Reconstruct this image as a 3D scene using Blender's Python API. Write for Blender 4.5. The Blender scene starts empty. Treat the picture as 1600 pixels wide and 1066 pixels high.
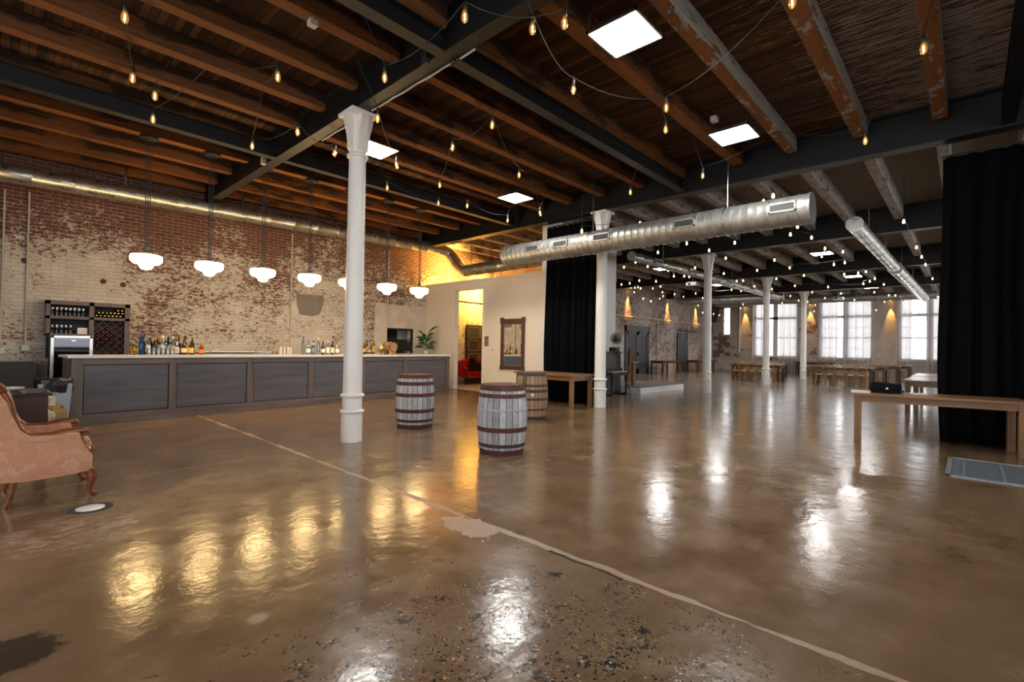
import bpy, bmesh, math, random
from mathutils import Vector, Matrix
R = random.Random(7)
SC = bpy.context.scene
COL = SC.collection
PI = math.pi

# ------------------------------------------------------------------ camera
F, YAW, PIT, ROL, EYE = 761.5, .7524, .0118, .0182, 1.4
fw = Vector((math.cos(YAW) * math.cos(PIT), math.sin(YAW) * math.cos(PIT), math.sin(PIT)))
rt = Vector((math.sin(YAW), -math.cos(YAW), 0))
up = rt.cross(fw)
r2 = math.cos(ROL) * rt + math.sin(ROL) * up
u2 = math.cos(ROL) * up - math.sin(ROL) * rt
cd = bpy.data.cameras.new('camera')
cam = bpy.data.objects.new('camera', cd)
COL.objects.link(cam)
m3 = Matrix((r2, u2, -fw)).transposed()
cam.matrix_world = Matrix.Translation((0, 0, EYE)) @ m3.to_4x4()
cd.sensor_width = 36
cd.sensor_fit = 'HORIZONTAL'
cd.lens = F / 1600 * 36
cd.clip_start = .05
cd.clip_end = 200
SC.camera = cam

# ------------------------------------------------------------------ world, exposure
W = bpy.data.worlds.new('overcast_sky')
SC.world = W
W.use_nodes = True
W.node_tree.nodes['Background'].inputs[0].default_value = (.97, .985, 1, 1)
W.node_tree.nodes['Background'].inputs[1].default_value = 2.7
SC.view_settings.view_transform = 'Standard'
SC.view_settings.look = 'None'
SC.view_settings.gamma = 1
SC.view_settings.exposure = 0.95
SC.cycles.use_denoising = True
SC.cycles.max_bounces = 8
SC.cycles.diffuse_bounces = 4
SC.cycles.glossy_bounces = 4
SC.cycles.transmission_bounces = 6
SC.cycles.transparent_max_bounces = 12
SC.cycles.sample_clamp_indirect = 6
SC.cycles.caustics_reflective = False
SC.cycles.caustics_refractive = False
LED_L, PEND_L, BULB_L = 52, 16.5, 10

# ------------------------------------------------------------------ node helpers
class NT:
    def __init__(s, name):
        s.m = bpy.data.materials.new(name)
        s.m.use_nodes = True
        s.t = s.m.node_tree
        s.b = s.t.nodes['Principled BSDF']
        s.out = s.t.nodes['Material Output']
        s._tc = None

    def n(s, typ, **kw):
        nd = s.t.nodes.new('ShaderNode' + typ)
        for k, v in kw.items():
            if k.startswith('i_'):
                s.link(v, nd.inputs[int(k[2:])])
            else:
                setattr(nd, k, v)
        return nd

    def link(s, v, sock):
        if isinstance(v, bpy.types.NodeSocket):
            s.t.links.new(v, sock)
        elif isinstance(v, (int, float)) and sock.type in ('VECTOR',):
            sock.default_value = (v, v, v)
        elif isinstance(v, tuple) and len(v) == 3 and sock.type == 'RGBA':
            sock.default_value = (*v, 1)
        else:
            sock.default_value = v

    def co(s):
        if not s._tc:
            s._tc = s.n('TexCoord').outputs['Object']
        return s._tc

    def xyz(s, v=None):
        x = s.n('SeparateXYZ')
        s.link(v or s.co(), x.inputs[0])
        return x.outputs

    def comb(s, x, y, z):
        c = s.n('CombineXYZ')
        for i, v in enumerate((x, y, z)):
            s.link(v, c.inputs[i])
        return c.outputs[0]

    def math(s, op, a, b=0.0, c=None, clamp=False):
        nd = s.n('Math', operation=op)
        nd.use_clamp = clamp
        s.link(a, nd.inputs[0])
        s.link(b, nd.inputs[1])
        if c is not None:
            s.link(c, nd.inputs[2])
        return nd.outputs[0]

    def scale(s, vec, sc):
        nd = s.n('Mapping')
        s.link(vec, nd.inputs['Vector'])
        nd.inputs['Scale'].default_value = sc if isinstance(sc, tuple) else (sc,) * 3
        return nd.outputs[0]

    def noise(s, vec, sc, detail=4, rough=.55, dist=0):
        nd = s.n('TexNoise')
        s.link(vec, nd.inputs['Vector'])
        nd.inputs['Scale'].default_value = sc
        nd.inputs['Detail'].default_value = detail
        nd.inputs['Roughness'].default_value = rough
        nd.inputs['Distortion'].default_value = dist
        return nd.outputs[0]

    def ramp(s, fac, *stops, interp='LINEAR'):
        nd = s.n('ValToRGB')
        nd.color_ramp.interpolation = interp
        s.link(fac, nd.inputs[0])
        el = nd.color_ramp.elements
        while len(el) < len(stops):
            el.new(.5)
        for e, (p, c) in zip(el, stops):
            e.position = p
            e.color = (*c, 1) if isinstance(c, tuple) else (c, c, c, 1)
        return nd.outputs[0]

    def step(s, v, a, b):
        nd = s.n('MapRange')
        nd.interpolation_type = 'SMOOTHSTEP'
        for k, x in (('Value', v), ('From Min', a), ('From Max', b)):
            s.link(x, nd.inputs[k])
        return nd.outputs[0]

    def mix(s, f, a, b, blend='MIX'):
        nd = s.n('Mix', data_type='RGBA', blend_type=blend)
        s.link(f, nd.inputs[0])
        s.link(a if not isinstance(a, tuple) else (*a, 1)[:4], nd.inputs[6])
        s.link(b if not isinstance(b, tuple) else (*b, 1)[:4], nd.inputs[7])
        return nd.outputs[2]

    def bump(s, h, strength=.3, dist=.01):
        nd = s.n('Bump')
        s.link(h, nd.inputs['Height'])
        nd.inputs['Strength'].default_value = strength
        nd.inputs['Distance'].default_value = dist
        s.t.links.new(nd.outputs[0], s.b.inputs['Normal'])

    def set(s, **kw):
        names = dict(col='Base Color', rough='Roughness', metal='Metallic', spec='Specular IOR Level', trans='Transmission Weight',
                     emit='Emission Color', estr='Emission Strength', alpha='Alpha', coat='Coat Weight', crough='Coat Roughness', ior='IOR', sheen='Sheen Weight')
        for k, v in kw.items():
            s.link(v, s.b.inputs[names[k]])
        return s.m


def plain(name, col, rough=.5, metal=0., var=.12, scale=6, **kw):
    t = NT(name)
    nz = t.noise(t.co(), scale, 5)
    c = t.ramp(nz, (.3, tuple(x * (1 - var) for x in col)), (.7, tuple(min(1, x * (1 + var)) for x in col)))
    return t.set(col=c, rough=rough, metal=metal, **kw)


def emis(name, col, strength):
    t = NT(name)
    return t.set(col=(.8, .8, .8), emit=col, estr=strength, rough=.4)


def wood(name, c1, c2, axis=0, sc=5, rough=.45, stretch=.08, dark=None, coat=0., contrast=(.3, .7)):
    t = NT(name)
    v = [1, 1, 1]
    v[axis] = stretch
    vec = t.scale(t.co(), tuple(v))
    g = t.noise(vec, sc * 3, 6, .6, .6)
    col = t.ramp(g, (contrast[0], c1), (contrast[1], c2))
    if dark:
        d = t.noise(t.scale(t.co(), tuple(v)), sc * .7, 5, .6)
        col = t.mix(t.step(d, .5, .66), col, dark)
    t.bump(g, .25, .004)
    return t.set(col=col, rough=rough, coat=coat)


# ------------------------------------------------------------------ materials
def brick_mat(name, ax, painted, reds, seed, paintcol=((.55, .49, .42), (.71, .65, .57)), zg=0.0, flake=.5, special=None, zr=(2.5, 4.3)):
    t = NT(name)
    o = t.xyz()
    u = o[ax]
    z = o[2]
    uv = t.comb(u, z, seed * 1.7)
    br = t.n('TexBrick')
    t.link(t.comb(u, z, 0.0), br.inputs['Vector'])
    br.inputs['Scale'].default_value = 1
    br.inputs['Brick Width'].default_value = .23
    br.inputs['Row Height'].default_value = .078
    br.inputs['Mortar Size'].default_value = .007
    br.inputs['Mortar Smooth'].default_value = .3
    br.inputs['Color1'].default_value = (*reds[0], 1)
    br.inputs['Color2'].default_value = (*reds[1], 1)
    br.inputs['Mortar'].default_value = (.38, .31, .25, 1)
    big = t.noise(uv, .55, 3, .5)
    mid = t.noise(t.scale(uv, (1, 1.8, 1)), 2.2, 6, .65)
    fine = t.noise(t.scale(uv, (1, 1.9, 1)), 12, 7, .82)
    zz = t.math('MULTIPLY', t.step(z, zr[0], zr[1]), zg)
    s_ = t.math('ADD', t.math('MULTIPLY', big, .75), t.math('ADD', t.math('MULTIPLY', mid, .55), t.math('MULTIPLY', fine, flake)))
    s_ = t.math('ADD', s_, zz)
    # mortar keeps the paint longer than the brick faces
    s_ = t.math('ADD', s_, t.math('MULTIPLY', br.outputs['Fac'], .10))
    thr = (.75 + .55 + flake) * .5 + (0.5 - painted) * .62
    mask = t.step(s_, thr - .035, thr + .035)
    if special:
        for (u0, u1, z0, z1, val) in special:
            wob = t.math('MULTIPLY', t.math('SUBTRACT', t.noise(uv, 5, 3), .5), .25)
            uu = t.math('ADD', u, wob)
            zw = t.math('ADD', z, wob)
            ins = t.math('MULTIPLY', t.math('MULTIPLY', t.math('GREATER_THAN', uu, u0), t.math('LESS_THAN', uu, u1)),
                         t.math('MULTIPLY', t.math('GREATER_THAN', zw, z0), t.math('LESS_THAN', zw, z1)))
            bits = t.step(s_, thr - .62, thr - .5) if val else 0.0
            mk = t.n('Mix', data_type='FLOAT')
            t.link(ins, mk.inputs[0])
            t.link(mask, mk.inputs[2])
            t.link(bits, mk.inputs[3])
            mask = mk.outputs[0]
    pc = t.ramp(t.noise(uv, 3.1, 5), (.3, paintcol[0]), (.7, paintcol[1]))
    pc = t.mix(t.math('MULTIPLY', br.outputs['Fac'], .42), pc, (.26, .20, .15))
    bc = t.mix(t.math('MULTIPLY', t.noise(uv, 7, 3), .6), br.outputs['Color'], (.10, .05, .035))
    col = t.mix(mask, bc, pc)
    h = t.math('SUBTRACT', t.math('MULTIPLY', mask, .3), br.outputs['Fac'])
    h = t.math('ADD', h, t.math('MULTIPLY', fine, .5))
    t.bump(h, .55, .012)
    return t.set(col=col, rough=.85, spec=.25)


M = {}
RED = ((.215, .074, .050), (.12, .046, .034))
M['brick_bar'] = brick_mat('bar_wall_brick', 0, .64, RED, 1, zg=-.34, flake=1.75, zr=(2.6, 4.7),
                           special=[(8.3, 10.4, 0, 2.72, 1)])
M['brick_far'] = brick_mat('far_wall_brick', 0, .56, ((.20, .075, .05), (.12, .05, .038)), 4, paintcol=((.46, .41, .36), (.66, .60, .54)), flake=2.2)
M['brick_win'] = brick_mat('window_wall_brick', 1, .62, ((.20, .09, .065), (.12, .06, .045)), 9, paintcol=((.50, .43, .36), (.62, .56, .49)), zg=.12, flake=.25)
M['brick_back'] = brick_mat('plain_brick', 1, .4, RED, 3)
M['brick_side'] = brick_mat('side_brick', 0, .4, RED, 5)


def floor_mat():
    t = NT('polished_concrete')
    o = t.xyz()
    x, y = o[0], o[1]
    v = t.co()
    big = t.noise(v, .5, 4, .55)
    mid = t.noise(v, 2.3, 6, .62)
    fine = t.noise(v, 26, 4, .65)
    col = t.ramp(mid, (.28, (.100, .058, .029)), (.5, (.176, .106, .056)), (.74, (.262, .168, .098)))
    col = t.mix(t.step(big, .42, .62), col, t.mix(.5, col, (.165, .108, .060)))
    col = t.mix(t.math('MULTIPLY', fine, .35), col, (.16, .10, .055))
    # far hall: greyer slab, its bright reflections partly put into a lighter colour
    far = t.step(x, 9, 15)
    col = t.mix(t.math('MULTIPLY', far, .7), col, (.245, .205, .17))
    # lighter tan clouds and dark stains
    cl = t.step(t.noise(t.scale(v, (1, 1.3, 1)), 1.1, 6, .7), .56, .68)
    col = t.mix(t.math('MULTIPLY', cl, .35), col, (.33, .24, .16))
    st = t.step(t.noise(v, 1.7, 7, .75, .4), .63, .70)
    col = t.mix(t.math('MULTIPLY', st, .5), col, (.06, .038, .022))
    # exposed aggregate on the near slab (worn skin)
    dx = t.math('SUBTRACT', x, 1.45)
    dy = t.math('SUBTRACT', y, 1.2)
    d = t.math('SQRT', t.math('ADD', t.math('MULTIPLY', dx, dx), t.math('MULTIPLY', dy, dy)))
    worn = t.math('SUBTRACT', t.math('ADD', t.math('MULTIPLY', t.noise(v, 4.5, 6, .75), 1.15), t.math('MULTIPLY', d, -.19)), .03)
    near = t.math('MULTIPLY', t.step(worn, .30, .42), t.math('LESS_THAN', x, 2.66))
    vo = t.n('TexVoronoi', feature='F1')
    t.link(v, vo.inputs['Vector'])
    vo.inputs['Scale'].default_value = 62
    wn = t.n('TexWhiteNoise')
    t.link(vo.outputs['Position'], wn.inputs['Vector'])
    peb = t.ramp(wn.outputs['Value'], (0, (.02, .015, .012)), (.34, (.10, .058, .03)), (.6, (.19, .11, .055)), (.84, (.34, .17, .06)), (.965, (.45, .34, .22)), interp='CONSTANT')
    col = t.mix(t.math('MULTIPLY', t.math('MULTIPLY', t.step(worn, .32, .62), t.math('LESS_THAN', x, 2.66)), .45), col, (.095, .058, .030))
    stone = t.math('LESS_THAN', vo.outputs['Distance'], .45)
    speck = t.math('MULTIPLY', t.math('MULTIPLY', stone, near), t.math('GREATER_THAN', t.noise(v, 13, 3, .6), .44))
    col = t.mix(speck, col, peb)
    pit = t.math('MULTIPLY', t.step(t.noise(t.scale(v, (1, 1.5, 1)), 6, 6, .8, .6), .56, .585), t.step(worn, .24, .46))
    pit = t.math('MULTIPLY', pit, t.math('LESS_THAN', x, 2.66))
    col = t.mix(pit, col, (.022, .016, .012))
    # filled joints: pale mortar lines of uneven width
    w = t.math('MULTIPLY', t.math('SUBTRACT', t.noise(t.comb(0.0, y, 0.0), 5, 4), .5), .05)
    dj = t.math('ABSOLUTE', t.math('ADD', t.math('SUBTRACT', x, 2.69), w))
    wid = t.math('ADD', .0015, t.math('MULTIPLY', t.step(t.noise(t.comb(3.0, y, 0.0), 1.6, 3), .25, .75), .045))
    line = t.math('LESS_THAN', dj, wid)
    dkj = t.math('MULTIPLY', t.math('LESS_THAN', t.math('ABSOLUTE', t.math('ADD', t.math('SUBTRACT', x, 2.655), w)), .014), t.math('LESS_THAN', y, 2.1))
    dkj = t.math('MULTIPLY', dkj, t.math('GREATER_THAN', t.noise(t.comb(7.0, y, 0.0), 2.2, 5), .5))
    # the spilled patch of filler beside the joint
    px = t.math('SUBTRACT', x, 2.555)
    py = t.math('DIVIDE', t.math('SUBTRACT', y, 2.80), 1.9)
    pr = t.math('SQRT', t.math('ADD', t.math('MULTIPLY', px, px), t.math('MULTIPLY', py, py)))
    patch = t.math('LESS_THAN', t.math('ADD', pr, t.math('MULTIPLY', t.noise(v, 6, 5), .26)), .285)
    line = t.math('MAXIMUM', line, patch)
    col = t.mix(line, col, t.ramp(fine, (.3, (.29, .19, .125)), (.7, (.37, .255, .175))))
    col = t.mix(dkj, col, (.02, .015, .012))
    for (jx, jy, wd, op) in ((None, 6.25, .008, .5), (9.0, None, .010, .4)):
        c = x if jx is not None else y
        e = t.math('ABSOLUTE', t.math('ADD', t.math('SUBTRACT', c, jx if jx is not None else jy), t.math('MULTIPLY', t.math('SUBTRACT', mid, .5), .05)))
        lj = t.math('MULTIPLY', t.math('LESS_THAN', e, wd), op)
        col = t.mix(lj, col, (.36, .26, .18))
    # one dark spill and one chalky worn patch near the armchair
    for (cx, cy, rad_, c_, op, soft) in ((.08, 3.08, .17, (.030, .024, .018), .9, .02), (.42, 4.72, .40, (.36, .255, .19), .85, .10), (.95, 2.62, .045, (.36, .29, .20), .8, .02)):
        ex = t.math('SUBTRACT', x, cx)
        ey = t.math('SUBTRACT', y, cy)
        er = t.math('SQRT', t.math('ADD', t.math('MULTIPLY', ex, ex), t.math('MULTIPLY', ey, ey)))
        er = t.math('ADD', er, t.math('MULTIPLY', t.math('SUBTRACT', t.noise(v, 5, 6, .7), .5), rad_ * 1.6))
        fade = t.math('MULTIPLY', t.math('SUBTRACT', 1.0, t.step(er, rad_ - soft, rad_ + soft)), op)
        if rad_ > .3:      # worn through in wisps
            fade = t.math('MULTIPLY', fade, t.step(t.noise(t.scale(v, (1, 1.6, 1)), 5.5, 7, .8, .5), .44, .60))
        col = t.mix(fade, col, c_)
    rg = t.ramp(mid, (.3, .12), (.7, .23))
    rg = t.mix(line, rg, (.4, .4, .4))
    t.bump(t.math('ADD', t.math('MULTIPLY', t.noise(v, 5, 4, .55), 1.0),
                  t.math('ADD', t.math('MULTIPLY', t.noise(v, 34, 3), .10), t.math('MULTIPLY', t.math('MAXIMUM', pit, speck), -.12))), .20, .02)
    return t.set(col=col, rough=rg, spec=.42)


M['floor'] = floor_mat()


def joist_mat(name, brown, dark, paint=0.0, paintcol=(.5, .45, .4), face=True):
    t = NT(name)
    v = t.scale(t.co(), (.1, 1, 1))
    g = t.noise(v, 14, 6, .6, .5)
    col = t.ramp(g, (.28, tuple(c * .55 for c in brown)), (.52, brown), (.78, tuple(c * 1.35 for c in brown)))
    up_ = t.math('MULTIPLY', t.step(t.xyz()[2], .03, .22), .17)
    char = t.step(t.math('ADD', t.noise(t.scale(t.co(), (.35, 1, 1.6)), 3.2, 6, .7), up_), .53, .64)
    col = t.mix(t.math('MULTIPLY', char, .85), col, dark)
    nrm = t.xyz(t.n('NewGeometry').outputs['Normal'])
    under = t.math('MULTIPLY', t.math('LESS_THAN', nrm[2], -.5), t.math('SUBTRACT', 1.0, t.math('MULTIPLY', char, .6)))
    col = t.mix(t.math('MULTIPLY', under, .42), col, tuple(c * 2.3 for c in brown))   # undersides mixed towards a brighter orange-brown
    if paint > 0:
        nz = t.n('NewGeometry').outputs['Normal']
        sd = t.xyz(nz)
        pm = t.noise(t.scale(t.co(), (.45, 1, 2.2)), 5, 7, .72)
        if face:
            pm = t.math('ADD', pm, t.math('MULTIPLY', t.math('GREATER_THAN', sd[2], -.5), .14))
        pm = t.step(pm, .86 - paint, .90 - paint)
        col = t.mix(pm, col, t.ramp(g, (.3, tuple(c * .55 for c in paintcol)), (.7, paintcol)))
    t.bump(g, .5, .01)
    return t.set(col=col, rough=.75, spec=.25)


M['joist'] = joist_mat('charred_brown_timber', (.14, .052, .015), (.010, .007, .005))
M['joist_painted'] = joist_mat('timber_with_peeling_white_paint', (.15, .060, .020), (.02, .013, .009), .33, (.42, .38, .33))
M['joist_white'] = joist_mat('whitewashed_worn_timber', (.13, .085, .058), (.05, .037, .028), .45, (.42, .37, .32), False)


def plank_mat():
    t = NT('ceiling_planks')
    o = t.xyz()
    x, y = o[0], o[1]
    row = t.math('FLOOR', t.math('DIVIDE', x, .085))
    rv = t.n('TexWhiteNoise', noise_dimensions='1D')
    t.link(row, rv.inputs['W'])
    fr = t.math('FRACT', t.math('DIVIDE', x, .085))
    gap = t.math('LESS_THAN', fr, .10)
    v = t.comb(t.math('MULTIPLY', x, 9.0), t.math('MULTIPLY', y, .55), t.math('MULTIPLY', row, 3.7))
    g = t.noise(v, 4, 6, .65)
    tone = t.math('ADD', t.math('MULTIPLY', rv.outputs['Value'], .45), t.math('MULTIPLY', g, .6))
    brown = t.ramp(tone, (.2, (.018, .009, .004)), (.5, (.070, .029, .010)), (.85, (.16, .07, .025)))
    # traces of old white paint, more of it toward the right-hand side and in the far hall
    pm = t.noise(t.comb(t.math('MULTIPLY', x, 12.0), t.math('MULTIPLY', y, .9), row), 2.5, 6, .75)
    far = t.step(x, 9.9, 10.05)
    rs = t.math('SUBTRACT', 1.0, t.step(y, .2, 3.2))
    lvl = t.math('ADD', t.math('MULTIPLY', rs, .23), t.math('MULTIPLY', far, .24))
    mask = t.step(t.math('ADD', pm, lvl), .66, .74)
    col = t.mix(mask, brown, t.ramp(g, (.3, (.24, .205, .17)), (.7, (.42, .38, .33))))
    col = t.mix(t.math('MULTIPLY', far, .45), col, (.15, .115, .09))
    col = t.mix(gap, col, (.01, .008, .006))
    t.bump(t.math('SUBTRACT', t.math('MULTIPLY', g, .4), gap), .6, .01)
    return t.set(col=col, rough=.75, spec=.25)


M['planks'] = plank_mat()
M['steel_black'] = plain('black_painted_steel', (.0075, .008, .009), .42, 0, .2, 3)
M['white_iron'] = plain('white_painted_iron', (.82, .79, .74), .35, 0, .04, 3)
M['drywall'] = plain('cream_drywall', (.76, .67, .55), .6, 0, .02, 1.5)
M['trim_white'] = plain('white_trim_paint', (.74, .71, .66), .4, 0, .02)
M['stage_white'] = plain('white_stage_paint', (.8, .8, .8), .45, 0, .02)
M['stage_top'] = plain('grey_brown_stage_carpet', (.15, .12, .10), .8, 0, .1)


def duct_mat(name='galvanised_spiral_duct', lo=.36, hi=.50, metal=.75, rgh=(.36, .5)):
    t = NT(name)
    nz = t.noise(t.co(), 6, 5, .6)
    wv = t.noise(t.co(), 40, 3)
    c = t.ramp(nz, (.3, (lo, lo, lo * .94)), (.7, (hi, hi, hi * .95)))
    t.bump(wv, .04, .002)
    return t.set(col=c, metal=metal, rough=t.ramp(nz, (.3, rgh[0]), (.7, rgh[1])))


M['duct'] = duct_mat()
M['duct_shiny'] = duct_mat('bright_metal_duct', .44, .62, .92, (.24, .36))
M['duct_dark'] = plain('dull_grey_duct', (.16, .15, .14), .5, .8, .2)
M['matt_black'] = plain('matt_black', (.008, .008, .009), .8, spec=.05)
M['grille'] = plain('grille_dark', (.03, .03, .03), .6)
M['steel'] = plain('stainless_steel', (.6, .6, .6), .25, 1.0, .05)
M['horn_metal'] = plain('tarnished_horn_metal', (.45, .44, .40), .45, .4, .35, 8)
M['black_metal'] = plain('black_metal', (.015, .015, .016), .45)
M['black_plastic'] = plain('black_plastic', (.012, .012, .014), .5)
M['black_gloss'] = plain('black_lacquer', (.012, .009, .008), .18)


def cloth(name, col, rough=.95, sc=160, bumpd=.002):
    t = NT(name)
    a = t.noise(t.co(), sc, 2)
    b = t.noise(t.co(), 4, 4)
    c = t.ramp(b, (.3, tuple(x * .8 for x in col)), (.7, tuple(x * 1.2 for x in col)))
    t.bump(a, .3, bumpd)
    return t.set(col=c, rough=rough, spec=.08)


M['black_velvet'] = cloth('black_velvet', (.0035, .0035, .0042))
M['black_cloth'] = cloth('black_cloth', (.010, .010, .012))
M['bar_panel'] = wood('slate_stained_wood', (.068, .064, .073), (.125, .114, .122), 0, 3.2, .42, .12)
M['bar_frame_h'] = wood('brown_grey_rail_wood', (.085, .064, .056), (.175, .13, .108), 0, 4, .45, .1)
M['bar_frame_v'] = wood('brown_grey_stile_wood', (.085, .064, .056), (.175, .132, .112), 2, 4, .45, .1)
M['counter'] = plain('white_quartz', (.72, .71, .69), .2, 0, .03, 3)
M['oak'] = wood('medium_brown_table_wood', (.15, .070, .026), (.33, .17, .07), 1, 4, .38, .07)
M['oak_z'] = wood('medium_brown_leg_wood', (.15, .070, .027), (.31, .155, .063), 2, 4, .42, .08)
M['oak_x'] = wood('brown_plank_wood_long', (.20, .10, .045), (.38, .22, .11), 0, 4, .3, .07)
M['walnut'] = wood('dark_brown_table_wood', (.06, .03, .016), (.13, .065, .032), 1, 4, .3, .08)
M['walnut_z'] = wood('dark_brown_leg_wood', (.05, .025, .014), (.10, .05, .025), 2, 4, .4, .08)
M['chair_wood'] = wood('golden_bentwood', (.26, .14, .045), (.44, .26, .095), 2, 5, .35, .15)
M['cane'] = plain('pale_seat_pad', (.62, .52, .40), .6)
M['mahogany'] = wood('polished_mahogany', (.12, .035, .012), (.28, .09, .03), 0, 5, .22, .15, coat=.4)
M['dark_table'] = wood('dark_mahogany', (.018, .010, .008), (.05, .025, .018), 0, 4, .25, .1, coat=.3)
M['mirror_wood'] = wood('carved_walnut', (.05, .022, .012), (.11, .05, .025), 2, 6, .4, .15)


def damask():
    t = NT('pink_damask_fabric')
    b = t.noise(t.co(), 9, 5, .7, 1.2)
    w = t.noise(t.co(), 240, 2)
    c = t.ramp(b, (.35, (.56, .265, .16)), (.55, (.63, .32, .20)), (.68, (.72, .45, .32)))
    t.bump(w, .25, .002)
    return t.set(col=c, rough=.75, sheen=.25, spec=.2)


M['damask'] = damask()


def pattern_sofa():
    t = NT('cream_and_brown_scroll_fabric')
    b = t.noise(t.co(), 17, 3, .5, 2.5)
    c = t.ramp(b, (.42, (.20, .13, .05)), (.47, (.62, .56, .42)), (.58, (.62, .56, .42)), (.62, (.30, .24, .10)))
    return t.set(col=c, rough=.85)


M['scroll'] = pattern_sofa()
M['gold_fabric'] = cloth('mustard_gold_fabric', (.26, .19, .075))
M['brass'] = plain('brass', (.62, .42, .16), .3, 1.0, .1)
M['bin_grey'] = plain('grey_plastic', (.30, .33, .34), .5)
M['bag_black'] = plain('black_bin_bag', (.006, .006, .007), .42)
M['white_china'] = plain('white_china', (.75, .73, .7), .25)
M['red_velvet'] = cloth('red_velvet', (.42, .012, .012))
M['pale_plaque'] = plain('brown_plaque', (.16, .10, .06), .5)
M['white_plastic'] = plain('white_plastic', (.75, .75, .74), .4)
M['slate_door'] = plain('slate_grey_door_paint', (.055, .056, .068), .4, 0, .06)
M['slate_door2'] = plain('slate_grey_darker_paint', (.040, .041, .050), .45, 0, .06)  # the door grey again, only darker, for the leaves
M['plum_wood'] = wood('plum_brown_shelf_wood', (.10, .072, .075), (.155, .115, .115), 2, 4, .5, .1)
M['shelf_in'] = plain('dark_shelf_back', (.02, .018, .022), .6)
M['leaf'] = plain('plant_leaf', (.03, .11, .035), .4, 0, .3)
M['lemon'] = plain('yellow_fruit', (.75, .55, .03), .5)
M['lime'] = plain('green_fruit', (.35, .5, .04), .5)
M['barrel_head'] = wood('barrel_oak_head', (.16, .085, .04), (.30, .17, .085), 0, 4, .6, .1)
M['rust'] = plain('rusty_iron_hoop', (.10, .038, .028), .75, .2, .35, 14)
M['rust_dark'] = plain('dark_iron_hoop', (.07, .055, .05), .65, .4, .3, 14)
M['hoop_white'] = plain('painted_hoop', (.42, .43, .46), .6, 0, .15, 14)


def staves(name, c_lo, c_hi, spot, spots=.5):
    t = NT(name)
    o = t.xyz()
    ang = t.math('ARCTAN2', o[1], o[0])
    k = t.math('MULTIPLY', ang, 24 / (2 * PI))
    fr = t.math('FRACT', k)
    rv = t.n('TexWhiteNoise', noise_dimensions='1D')
    t.link(t.math('FLOOR', k), rv.inputs['W'])
    g = t.noise(t.comb(t.math('MULTIPLY', ang, 3.0), t.math('MULTIPLY', o[2], .5), 0.0), 12, 6, .65)
    col = t.ramp(t.math('ADD', t.math('MULTIPLY', rv.outputs['Value'], .55), t.math('MULTIPLY', g, .5)), (.25, c_lo), (.75, c_hi))
    sp = t.step(t.noise(t.comb(t.math('MULTIPLY', ang, 2.0), t.math('MULTIPLY', o[2], 2.0), 1.0), 6, 7, .8), .54, .62)
    col = t.mix(t.math('MULTIPLY', sp, spots), col, spot)
    gap = t.math('LESS_THAN', t.math('MINIMUM', fr, t.math('SUBTRACT', 1.0, fr)), .045)
    col = t.mix(gap, col, (.03, .022, .018))
    t.bump(t.math('SUBTRACT', t.math('MULTIPLY', g, .4), gap), .5, .006)
    return t.set(col=col, rough=.75, spec=.3)


M['stave_white'] = staves('whitewashed_staves', (.25, .255, .28), (.60, .61, .64), (.20, .135, .10), .8)
M['stave_oak'] = staves('weathered_oak_staves', (.15, .085, .045), (.42, .28, .16), (.07, .045, .03), .6)


def glassy(name, col, rough=.05, trans=.85, ior=1.45):
    t = NT(name)
    return t.set(col=col, rough=rough, trans=trans, ior=ior)


def thin_glass(name, tint=(1, 1, 1), refl=.12, rough=.03):
    t = NT(name)
    tr = t.n('BsdfTransparent')
    tr.inputs[0].default_value = (*tint, 1)
    gl = t.n('BsdfGlossy')
    gl.inputs['Roughness'].default_value = rough
    fz = t.n('Fresnel')
    fz.inputs[0].default_value = 1.45
    mx = t.n('MixShader')
    t.link(t.math('ADD', fz.outputs[0], refl * .3, clamp=True), mx.inputs[0])
    t.t.links.new(tr.outputs[0], mx.inputs[1])
    t.t.links.new(gl.outputs[0], mx.inputs[2])
    t.t.links.new(mx.outputs[0], t.out.inputs[0])
    return t.m


M['pane'] = thin_glass('window_glass', (1, 1, 1))
M['clear'] = thin_glass('clear_glass', (.9, .93, .93), .5, .06)
M['fridge_glass'] = thin_glass('dark_fridge_glass', (.55, .56, .62), .05, .03)
BOT = {'clear glass': thin_glass('clear_bottle_glass', (.78, .83, .83), .6, .08), 'blue glass': glassy('blue_bottle_glass', (.03, .16, .55)),
       'green glass': glassy('green_bottle_glass', (.03, .13, .04)), 'amber glass': glassy('amber_bottle_glass', (.40, .15, .02)),
       'dark glass': plain('dark_bottle_glass', (.012, .012, .010), .12), 'pale blue glass': glassy('pale_blue_bottle_glass', (.35, .52, .66)),
       'orange glass': glassy('orange_bottle_glass', (.75, .17, .03)), 'gold glass': glassy('gold_bottle_glass', (.62, .38, .05)),
       'red-brown glass': glassy('red_brown_bottle_glass', (.28, .05, .02))}
CAPS = {'gold': M['brass'], 'black': M['black_plastic'], 'white': M['white_plastic'], 'red': plain('red_cap', (.25, .010, .014), .4),
        'orange': plain('orange_cap', (.75, .18, .03), .4), 'blue': plain('blue_cap', (.03, .08, .5), .35), 'silver': M['steel']}
LABS = {'cream': plain('cream_label', (.66, .58, .42), .6), 'white': plain('white_label', (.7, .69, .66), .6), 'yellow': plain('yellow_label', (.7, .5, .12), .6),
        'black': M['black_plastic'], 'orange': CAPS['orange']}
M['led'] = emis('led_diffuser', (1, .985, .95), LED_L)
M['globe'] = emis('opal_globe', (1, .665, .28), PEND_L)
M['filament'] = emis('bulb_filament', (1, .56, .16), BULB_L)
M['bulb_far'] = emis('glowing_bulb', (1, .60, .22), 5)
M['spot_lens'] = emis('spot_lens', (1, .6, .2), 30)
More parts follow.
